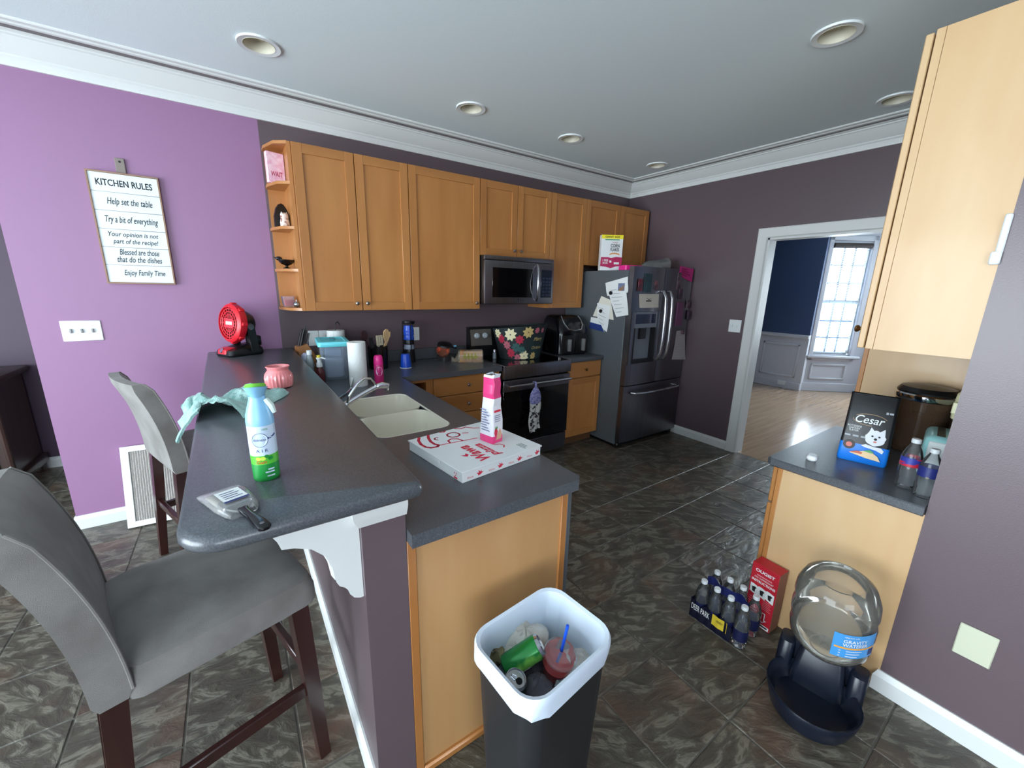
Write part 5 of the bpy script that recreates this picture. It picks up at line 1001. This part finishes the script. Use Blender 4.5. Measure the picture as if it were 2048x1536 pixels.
def can(label, p, rz, tilt, c1):
    t = thing('soda_can', label, 'can', tuple(p), rz, 'cans in the trash'); Mz = Matrix.Rotation(tilt, 4, 'Y')
    g = G(); g.lathe([(.024, -.06), (.031, -.055), (.033, -.047), (.033, .047), (.031, .052)], 24, M=Mz, cap1=False); obj('body', g, c1, t, world=False)
    g = G(); g.lathe([(.031, .052), (.027, .060), (.0255, .060), (.024, .055), (0, .055)], 24, M=Mz, cap0=False); lid = obj('top', g, STEEL, t, world=False)
    g = G(); g.lathe([(.0, .0555), (.009, .0555)], 14, (.010, 0, 0), sx=1, sy=1.1, M=Mz); obj('opening', g, BLACK, lid, world=False)
    g = G(); g.tube([(-.014, .004, .057), (-.002, .006, .0575), (0, 0, .0575), (-.002, -.006, .0575), (-.014, -.004, .057)], .0018, 6, M=Mz, closed=True); obj('pull_tab', g, CHROME, lid, world=False)
    return t, Mz
GC = mk('green can', (24, 120, 50), .25, .3, c2=(120, 190, 80), ns=9, lo=.56, hi=.62)
p = inw(1030, 1332, .535); tt, Mz = can('green soda can lying on top of the trash', (p.x + .030, p.y + .004, p.z + .012), math.radians(-22), math.radians(60), GC)
g = G()
for k, (z0_, z1_, a_) in enumerate(((-.03, .02, -.9), (-.02, .03, -.6), (-.04, .01, -1.2))): g.add([(.0333 * math.cos(a_ + q), .0333 * math.sin(a_ + q), z) for q, z in ((0, z0_), (.16, z0_ + .004), (.16, z1_), (0, z1_ - .004))], [(0, 1, 2, 3)], 0, Mz)
obj('print', g, PAPER, tt, world=False, kind='stuff')
p = inw(1022, 1385, .485); can('dark green soda can tipped at the near side of the trash', (p.x, p.y, p.z), math.radians(-60), math.radians(14), mk('dark green can', (26, 60, 44), .3, .4))
p = inw(1112, 1330, .50); t = thing('drink_cup', 'clear drink cup of red slush with a blue straw in the trash', 'cup', tuple(p), math.radians(30))
Mc_ = Matrix.Rotation(math.radians(14), 4, 'X') @ Matrix.Rotation(math.radians(-6), 4, 'Y')
g = G(); g.lathe([(.030, -.075), (.033, -.07), (.044, .045), (.045, .05)], 26, M=Mc_, cap1=False); lo('cup', g, clear('clear cup', (230, 226, 226), .06))
g = G(); g.lathe([(.029, -.072), (.041, .012), (0, .013)], 24, M=Mc_); lo('red_slush', g, mk('red slush', (176, 14, 20), .25, c2=(196, 36, 30), ns=20))
g = G(); g.lathe([(.046, .047), (.048, .05), (.047, .055), (.040, .056), (.036, .070), (.008, .072), (.006, .066)], 26, M=Mc_, cap0=False, cap1=False); ld = lo('lid', g, clear('clear lid', (226, 232, 236), .14)); 
g = G(); g.tube([(.002, 0, -.06), (.004, 0, .06), (.012, .01, .155)], .0045, 8, M=Mc_); lo('straw', g, BLUE)
g = G(); g.prism([(-.012, -.03), (.012, -.03), (.012, 0), (-.012, 0)], .0375, .0385, 0, Mc_ @ Matrix.Rotation(-2.4, 4, 'Z') @ MX((0, 0, 0), (0, 1, 0), (0, 0, 1))); lo('sticker', g, PAPER)
def lump(name, label, cat, p, r, mat, seed, part):
    t = thing(name, label, cat, tuple(p)); g = G(); rows = []
    for i in range(10):
        a = math.pi * (i + .2) / 9.4
        rows.append([(r[0] * math.sin(a) * math.cos(q) * (1 + .5 * _n.noise((math.cos(q) * 1.6 + seed, math.sin(q) * 1.6, i * .5))), r[1] * math.sin(a) * math.sin(q) * (1 + .5 * _n.noise((math.cos(q) * 1.6, math.sin(q) * 1.6 + seed, i * .5))), -r[2] * math.cos(a) * (1 + .4 * _n.noise((math.cos(q) * 2, math.sin(q) * 2, seed + i * .4)))) for q in [2 * math.pi * k / 20 for k in range(20)]])
    g.loft(rows); obj(part, g, mat, t, world=False, smooth=30)
PLB = mk('used paper', (206, 200, 190), .85, c2=(176, 150, 128), ns=8, lo=.5, hi=.7, bump=.5, bs=30)
lump('paper_bag', 'crumpled stained white paper bag at the back of the trash', 'paper bag', inw(1050, 1285, .50), (.075, .05, .055), PLB, 1.3, 'paper')
lump('used_napkin', 'crumpled white napkin at the right of the trash', 'napkin', inw(1150, 1330, .475), (.06, .045, .04), PLB, 4.2, 'paper')
lump('food_wrapper', 'dark foil wrapper at the left inside the trash', 'wrapper', inw(985, 1305, .50), (.035, .04, .04), mk('dark wrapper', (60, 56, 44), .3, c2=(140, 130, 90), ns=18), 7.7, 'foil')
lump('clear_dome_lid', 'clear crushed plastic dome at the near side of the trash', 'lid', inw(1078, 1375, .455), (.045, .04, .035), clear('crushed plastic', (180, 176, 190), .3), 2.2, 'plastic')
t = thing('trash_heap', 'dark jumble of wrappers filling the trash can below the cup', 'trash', (TC[0], TC[1], .415), TR)
g = G(); g.loft([rl(.255, .19, .0, .05), rl(.262, .196, .02, .05), rl(.2, .14, .035, .05)]); lo('layer', g, mk('dark trash', (40, 34, 44), .5, c2=(110, 100, 110), ns=16, lo=.5, hi=.7)); t['kind'] = 'stuff'
# ---------------------------------------------------------------- pet waterer
t = thing('pet_waterer', 'gravity pet waterer with a clear jug on a navy bowl', 'pet waterer', (-2.285, -3.075, 0), math.radians(180 + 10))
NV = mk('navy plastic', (18, 24, 38), .3)
# local +x points to the bowl front
def bl_(r, z, k=1): return [(x, y, z) for x, y in [(.045 + (.165 if math.cos(a) > 0 else .13) * r * math.cos(a), .15 * r * math.sin(a)) for a in [2 * math.pi * q / 36 for q in range(36)]]]
g = G(); g.loft([bl_(.80, 0), bl_(.86, .006), bl_(.97, .06), bl_(1.0, .085), bl_(.985, .092), bl_(.93, .086), bl_(.86, .05), bl_(.76, .03)]); lo('bowl', g, NV)
g = G(); g.loft([[(x, y, z) for x, y in rr(w_, d_, .03, 4, cx_, 0)] for w_, d_, cx_, z in ((.12, .285, -.13, 0), (.12, .28, -.13, .02), (.10, .25, -.125, .13), (.09, .19, -.12, .175), (.08, .15, -.12, .18))]); g.loft([[(x, y, z) for x, y in rr(w_, d_, .02, 4, cx_, 0)] for w_, d_, cx_, z in ((.13, .17, -.075, .03), (.12, .155, -.08, .12), (.10, .14, -.09, .178))]); lo('tower', g, NV)
for sy in (-1, 1):
    g = G(); g.loft([[(x, y * sy, z) for x, y in rr(w_, .055, .02, 3, cx_, .115)] for w_, cx_, z in ((.11, -.08, 0), (.105, -.085, .10), (.08, -.095, .155), (.05, -.10, .165))]); lo('shoulder', g, NV)
Mj = T(-.09, 0, .182, 0, 0, math.radians(9))
JUG = clear('clear jug plastic', (226, 222, 212), .10, .05)
g = G(); g.lathe([(.045, .0), (.046, .012), (.10, .04), (.124, .075), (.128, .11), (.1245, .135), (.1245, .142), (.130, .165), (.130, .20), (.1245, .228), (.1245, .235), (.129, .26), (.125, .30), (.108, .345), (.085, .365), (.078, .366), (.074, .358), (0, .356)], 40, M=Mj, cap0=False); jg = lo('jug', g, JUG)
g = G(); g.lathe([(.0, .015), (.05, .016), (.10, .043), (.122, .077), (.126, .108), (0, .108)], 40, M=Mj); lo('water', g, clear('water body', (196, 196, 180), .16, .03), jg)
g = G(); g.lathe([(.052, -.012), (.052, .016), (.046, .017)], 28, M=Mj, cap1=False); lo('collar', g, mk('white collar', (150, 140, 140), .4), jg)
g = G(); nn = 14; a0, a1 = -.25, .75; LBm = mk('label blue', (70, 150, 214), .4)
def jl(a, z, e): r_ = .1315 + e; return (r_ * math.cos(a), r_ * math.sin(a), z)
ROT = math.radians(40)
def strip(a0, a1, z0, z1, e, mi): g.add([jl(ROT + a0 + (a1 - a0) * k / nn, z, e) for z in (z0, z1) for k in range(nn + 1)], [(k, k + 1, nn + 2 + k, nn + 1 + k) for k in range(nn)], mi, Mj)
strip(-.55, .55, .125, .235, .0, 0); strip(-.50, .50, .168, .176, .0008, 1)
def jt(txt, wd, z, h=None, off=0, mi=2): g.text(txt, wd, Matrix(), mi, 0, h, bold=.01, warp=lambda x, y, zz: tuple(Mj @ Vector(jl(ROT + (x + off) / .131, z + y, .0012))))
jt('GRAVITY', .075, .205, .015, -.005); jt('WATERER', .078, .187, .015, -.004); jt('VIBRANT LIFE', .045, .224, None, -.02)
for k in range(3): jt('o', .006, .158 - k * .012, None, -.048); strip(-.22, .16 - .05 * k, .1565 - k * .012, .1595 - k * .012, .0008, 2)
strip(.36, .54, .135, .165, .0009, 3); lo('label', g, [LBm, mk('label orange', (226, 160, 70), .5), PAPER, NAVYI], jg)
# red instruction box
t = thing('extinguisher_box', 'red instruction box standing against the pale cabinet end panel', 'box', (-2.045, -2.775, 0), math.radians(90 - 4 + 180))
RB = mk('red card', (186, 26, 44), .45); BRN = mk('brown cardboard', (150, 104, 84), .8)
g = G(); g.box(-.060, .060, -.036, .036, .0005, .315, .001); lo('carton', g, RB); g = G(); g.box(.0602, .061, -.034, .034, .002, .312); lo('side_panel', g, BRN)
Mr_ = MX((0, -.0364, 0), (1, 0, 0), (0, 0, 1)); g = G()
g.text('OUGIST', .085, Mr_ @ Matrix.Translation((0, .283, 0)), 0, 0, .016, bold=.03); g.box(-.034, .034, .256, .262, 0, .0005, M=Mr_, mi=2); g.text('FIRE SUPPRESSANT', .085, Mr_ @ Matrix.Translation((0, .246, 0)), 0, 0, .008); g.text('INSTRUCTIONS', .105, Mr_ @ Matrix.Translation((0, .228, 0)), 0, 0, .013, bold=.03)
for k in range(3):
    cx_ = -.036 + k * .036; g.poly([(cx_ - .018, .16), (cx_ + .018, .15), (cx_ + .018, .20), (cx_ - .004, .205), (cx_ - .018, .205)], .0003, 0, Mr_); g.poly([(cx_ - .006, .165), (cx_ + .006, .163), (cx_ + .006, .18), (cx_ + .012, .188), (cx_ + .004, .192), (cx_ - .010, .188)], .0006, 1, Mr_)
for k in range(6): g.box(-.05, -.005 - .006 * (k % 3), .072 + k * .012, .075 + k * .012, 0, .0005, M=Mr_, mi=2); g.box(.012, .05 - .006 * (k % 2), .102 + k * .009, .104 + k * .009, 0, .0005, M=Mr_, mi=2)
g.poly([(.014, .085), (.032, .085), (.032, .05), (.042, .05), (.023, .03), (.004, .05), (.014, .05)], .0004, 0, Mr_); g.poly([(.018, .081), (.028, .081), (.028, .046), (.033, .046), (.023, .035), (.013, .046), (.018, .046)], .0007, 3, Mr_); g.box(.006, .056, .004, .022, 0, .0006, M=Mr_, mi=0); g.box(.012, .05, .010, .018, 0, .0009, M=Mr_, mi=1)
lo('print', g, [PAPER, INK, flat('pale red ink', (220, 130, 140), .6), RB])
# case of water bottles
WB = clear('water bottle plastic', (226, 232, 236), .05, .05); CAPW = mk('white bottle cap', (206, 210, 212), .4); NVL = mk('navy label', (22, 27, 64), .35)
def bottle(label, loc, h=.205, r=.031, grp=None, lab=NVL, lz=(.04, .095), rz=0):
    t = thing('water_bottle', label, 'water bottle', loc, rz, grp)
    g = G(); rows = []
    prof = [(.7, 0), (.95, .006), (1, .02), (.93, .032), (1, .044), (1, .098 / .205 * h), (.92, .108 / .205 * h), (1, .12 / .205 * h), (.98, .135 / .205 * h), (.72, .165 / .205 * h), (.42, .185 / .205 * h), (.40, .195 / .205 * h)]
    g.lathe([(r * k_, z) for k_, z in prof], 20); lo_(t, 'bottle', g, WB)
    g = G(); g.lathe([(r * .46, h * .935), (r * .46, h), (r * .40, h + .003), (0, h + .003)], 14); lo_(t, 'cap', g, CAPW)
    g = G(); g.lathe([(r * 1.015, lz[0]), (r * 1.015, lz[1])], 20, cap0=False, cap1=False); lo_(t, 'label_wrap', g, lab)
    return t
def lo_(t, n, g, m): return obj(n, g, m, t, world=False)
names_ = ['front row', 'back row']; ords = ['first', 'second', 'third', 'fourth']
pk = bottle('first water bottle in the front row of the shrink-wrapped case, counting from the left', (-2.262, -2.592, 0), grp='bottled water case')
PK = [(-2.262, -2.592), (-2.262, -2.656), (-2.262, -2.720), (-2.268, -2.784), (-2.146, -2.592), (-2.146, -2.656), (-2.146, -2.718), (-2.158, -2.782)]
for k, (x, y) in enumerate(PK):
    if k == 0: continue
    o = copy_tree(pk); o.location = (x, y, 0); o['label'] = '%s water bottle in the %s of the shrink-wrapped case, counting from the left' % (ords[k % 4], names_[k // 4])
t = thing('shrink_wrap', 'torn navy and yellow shrink wrap around the case of water bottles', 'packaging', (-2.2, -2.65, 0))
YEL = mk('wrap yellow', (206, 180, 50), .4); NVW = mk('wrap navy', (13, 15, 36), .3)
def wrapf(a, b_): 
    y = -2.557 - .20 * a; top = .105 - .03 * abs(math.sin(a * 8)); return (-2.296 - .002 * math.sin(a * 30), y, .002 + top * b_)
g = G(); g.surf(wrapf, 20, 6, th=.0008); obj('front_film', g, NVW, t)
g = G(); g.surf(lambda a, b_: (-2.2975 - .002 * math.sin((.55 + .3 * a) * 30), -2.557 - .20 * (.55 + .35 * a), .035 + .055 * b_), 8, 4, th=.0005); obj('yellow_panel', g, YEL, t)
g = G(); g.text('DEER PARK', .09, MX((-2.299, -2.61, .065), (0, -1, 0), (0, 0, 1)), 0, 0, .03); g.text('READY', .03, MX((-2.301, -2.705, .07), (0, -1, 0), (0, 0, 1)), 1, 0, .012); obj('print', g, [PAPER, INK], t)
g = G(); g.surf(lambda a, b_: (-2.295 + .095 * b_, -2.5565 - .002 * math.sin(b_ * 9), .002 + .10 * a), 6, 8, th=.0008); obj('side_film', g, NVW, t)
g = G(); g.surf(lambda a, b_: (-2.20 + .012 * math.sin(a * 11), -2.575 - .20 * a, .145 + .045 * b_ + .006 * math.sin(a * 17)), 16, 4, th=.0008); obj('top_film', g, mk('wrap mixed', (30, 36, 90), .3, c2=(200, 176, 56), ns=5, lo=.58, hi=.6), t)
t = thing('pet_bowl', 'dark round pet bowl on the floor behind the case of water bottles', 'bowl', (-2.075, -2.625, 0)); g = G(); g.lathe([(.055, 0), (.058, .004), (.05, .05), (.046, .052), (.042, .045), (.05, .012), (0, .010)], 28); lo('bowl', g, mk('dark green bowl', (34, 38, 36), .35))
# ---------------------------------------------------------------- right-hand worktop things
t = thing('dog_food_bag', 'black and blue dog food bag standing on the right-hand worktop', 'dog food', (-1.70, -2.925, CZ), math.radians(-90 + 13))
# local -y faces the camera side (world -x)
def bagrow(z, w_, d_, cy_): return [(x, y + cy_, z) for x, y in rr(w_, d_, .012, 3)]
g = G(); BZs = [(.0005, .165, .085, 0), (.012, .172, .092, 0), (.06, .170, .090, .0), (.086, .169, .088, .001), (.16, .166, .075, .008), (.24, .164, .05, .016), (.285, .164, .02, .024), (.305, .164, .006, .026)]
rows = [bagrow(*b_) for b_ in BZs]
g.loft(rows[:4], 1, cap1=False); g.loft(rows[3:], 0, cap0=False); lo('bag', g, [mk('matte black film', (22, 23, 26), .4, bump=.3, bs=18), mk('blue film', (20, 120, 220), .35)])
Md = MX((0, -.0462, .072), (1, 0, 0), (0, .034, .2))
def P_(pts, z, mi): g.poly(pts, z, mi, Md)
g = G()
arcp = [(.058 * math.cos(a), .128 + .026 * math.sin(a)) for a in [2 * math.pi * k / 36 for k in range(36)]]
for k in list(range(2, 15)) + list(range(18, 28)): P_([arcp[k], arcp[(k + 1) % 36], (arcp[(k + 1) % 36][0] * .975, .128 + (arcp[(k + 1) % 36][1] - .128) * .93), (arcp[k][0] * .975, .128 + (arcp[k][1] - .128) * .93)], .0010, 1)
g.text('Cesar', .098, Md @ Matrix.Translation((.0, .128, .0008)), 0, .25, .034, bold=.01); g.text('ROTISSERIE', .048, Md @ Matrix.Translation((-.046, .092, .0008)), 0, 0, .008); g.text('CHICKEN', .038, Md @ Matrix.Translation((-.046, .082, .0008)), 0, 0, .008); g.text('FLAVOR', .032, Md @ Matrix.Translation((-.046, .072, .0008)), 0, 0, .008)
for k in range(3): g.box(-.074 + k * .028, -.054 + k * .028, .044, .052, 0, .001, M=Md, mi=2)
g.box(.046, .054, .163, .173, 0, .001, M=Md, mi=2); g.box(.057, .070, .164, .172, 0, .001, M=Md, mi=2)
dog = [(.030 + .034 * math.cos(a) * (1 + .05 * math.sin(9 * a)), .052 + .034 * math.sin(a) * (1 + .05 * math.cos(8 * a))) for a in [2 * math.pi * k / 30 for k in range(30)]]
P_(dog, .0012, 3); P_([(.004, .070), (.010, .098), (.024, .082)], .0013, 3); P_([(.040, .082), (.056, .098), (.060, .066)], .0013, 3); P_([(-.012, .012), (.004, .020), (.03, .014), (.055, .014), (.066, .002), (.062, -.010), (.04, .0), (.0, .006)], .0012, 3)
for cx_, cy_, r_ in ((.019, .060, .004), (.042, .060, .004), (.031, .048, .0055)): P_(circ(r_, 10, cx_, cy_), .0018, 4)
P_(circ(.006, 10, .031, .036, .6), .0018, 6)
P_(circ(.021, 24, -.052, .006), .0022, 5); P_(circ(.011, 16, -.052, .006), .0026, 6)
P_([(-.045, -.030), (-.02, -.020), (0, -.012), (.03, -.012), (.05, -.026), (.062, -.046), (.04, -.044), (.015, -.042), (-.015, -.036)], .0026, 7); P_([(-.048, -.028), (-.02, -.016), (.0, -.020), (-.004, -.028), (-.02, -.028)], .0030, 8); P_([(.0, -.012), (.02, -.002), (.035, -.010), (.03, -.016)], .0030, 9)
lo('print', g, [PAPER, mk('gold ring', (176, 140, 96), .4), GI, mk('white fur print', (226, 228, 232), .7), INK, mk('badge brown', (46, 38, 36), .5), mk('salmon print', (206, 110, 96), .5), mk('chicken print', (226, 196, 150), .5), mk('carrot print', (190, 90, 60), .5), GRN2])
t = thing('earbud_case', 'small white earbud case lying at the corner of the right-hand worktop', 'case', (-1.893, -2.800, CZ), .3); g = G(); g.loft([[(x, y, z) for x, y in rr(w_, d_, d_ * .45, 5)] for w_, d_, z in ((.046, .030, .0005), (.056, .040, .006), (.058, .043, .012), (.056, .040, .019), (.044, .028, .024))]); lo('case', g, mk('gloss white', (230, 232, 234), .15))
t = thing('pitcher_canister', 'large smoky canister with chrome rim and black lid behind the dog food', 'canister', (-1.31, -3.02, CZ))
g = G(); g.lathe([(.088, 0), (.094, .006), (.105, .25), (.106, .262), (.102, .262), (.090, .012), (0, .010)], 36); lo('body', g, clear('smoky plastic', (96, 74, 58), .55, .08)); g = G(); g.lathe([(.108, .258), (.112, .264), (.112, .284), (.106, .29)], 36, cap0=False); lo('rim', g, CHROME); g = G(); g.lathe([(.106, .288), (.108, .298), (.095, .318), (.04, .328), (0, .329)], 32); lo('lid', g, BLACK)
g = G(); g.box(-.03, .03, -.04, .04, .012, .19, .01); lo('contents', g, mk('dark coffee', (40, 26, 20), .8))
t = thing('toaster', 'pale aqua and white slotted toaster at the back of the right-hand worktop', 'toaster', (-1.60, -3.165, CZ), .15); g = G(); g.box(-.11, .11, -.075, .075, .0005, .185, .025, 3); lo('body', g, mk('aqua enamel', (150, 206, 206), .25)); g = G(); g.box(-.116, -.108, -.065, .06, .012, .165, .004); f_ = lo('end_plate', g, mk('white enamel', (226, 232, 230), .25)); g = G(); g.box(-.1175, -.1155, -.006, .002, .03, .15); lo('lever_slot', g, BLACK, f_)
for y in (-.03, .03): g = G(); g.box(-.085, .085, y - .012, y + .012, .180, .187, .001); lo('slot', g, BLACK)
t = thing('cream_appliance', 'cream rounded countertop appliance peeking from behind the right-hand wall', 'appliance', (-1.42, -3.175, CZ))
CRM = mk('cream enamel', (222, 220, 178), .35)
g = G(); g.box(-.02, .05, -.035, .035, .0005, .21, .012, 2); lo('column', g, mk('navy column', (20, 24, 44), .35)); g = G(); g.loft([[(x, y, z) for x, y in rr(w_, d_, .03, 4)] for w_, d_, z in ((.08, .07, .205), (.15, .088, .225), (.16, .09, .27), (.14, .085, .33), (.07, .05, .36))]); lo('head', g, CRM); g = G(); g.box(-.09, -.078, .02, .042, .25, .30, .003); lo('latch', g, CRM)
bottle('clear water bottle with a red and blue label in front of the toaster', (-1.885, -3.112, CZ), .20, .032, 'water bottles on the right-hand worktop', mk('red blue label', (50, 60, 150), .4, c2=(190, 40, 60), ns=9, st=(1, 1, 4), lo=.5, hi=.54), (.095, .13), .6)
bottle('clear water bottle with a yellow and navy label at the wall edge', (-1.93, -3.172, CZ), .19, .031, 'water bottles on the right-hand worktop', mk('yellow navy label', (34, 44, 110), .4, c2=(220, 200, 70), ns=12, lo=.54, hi=.58), (.085, .125), 1.2)
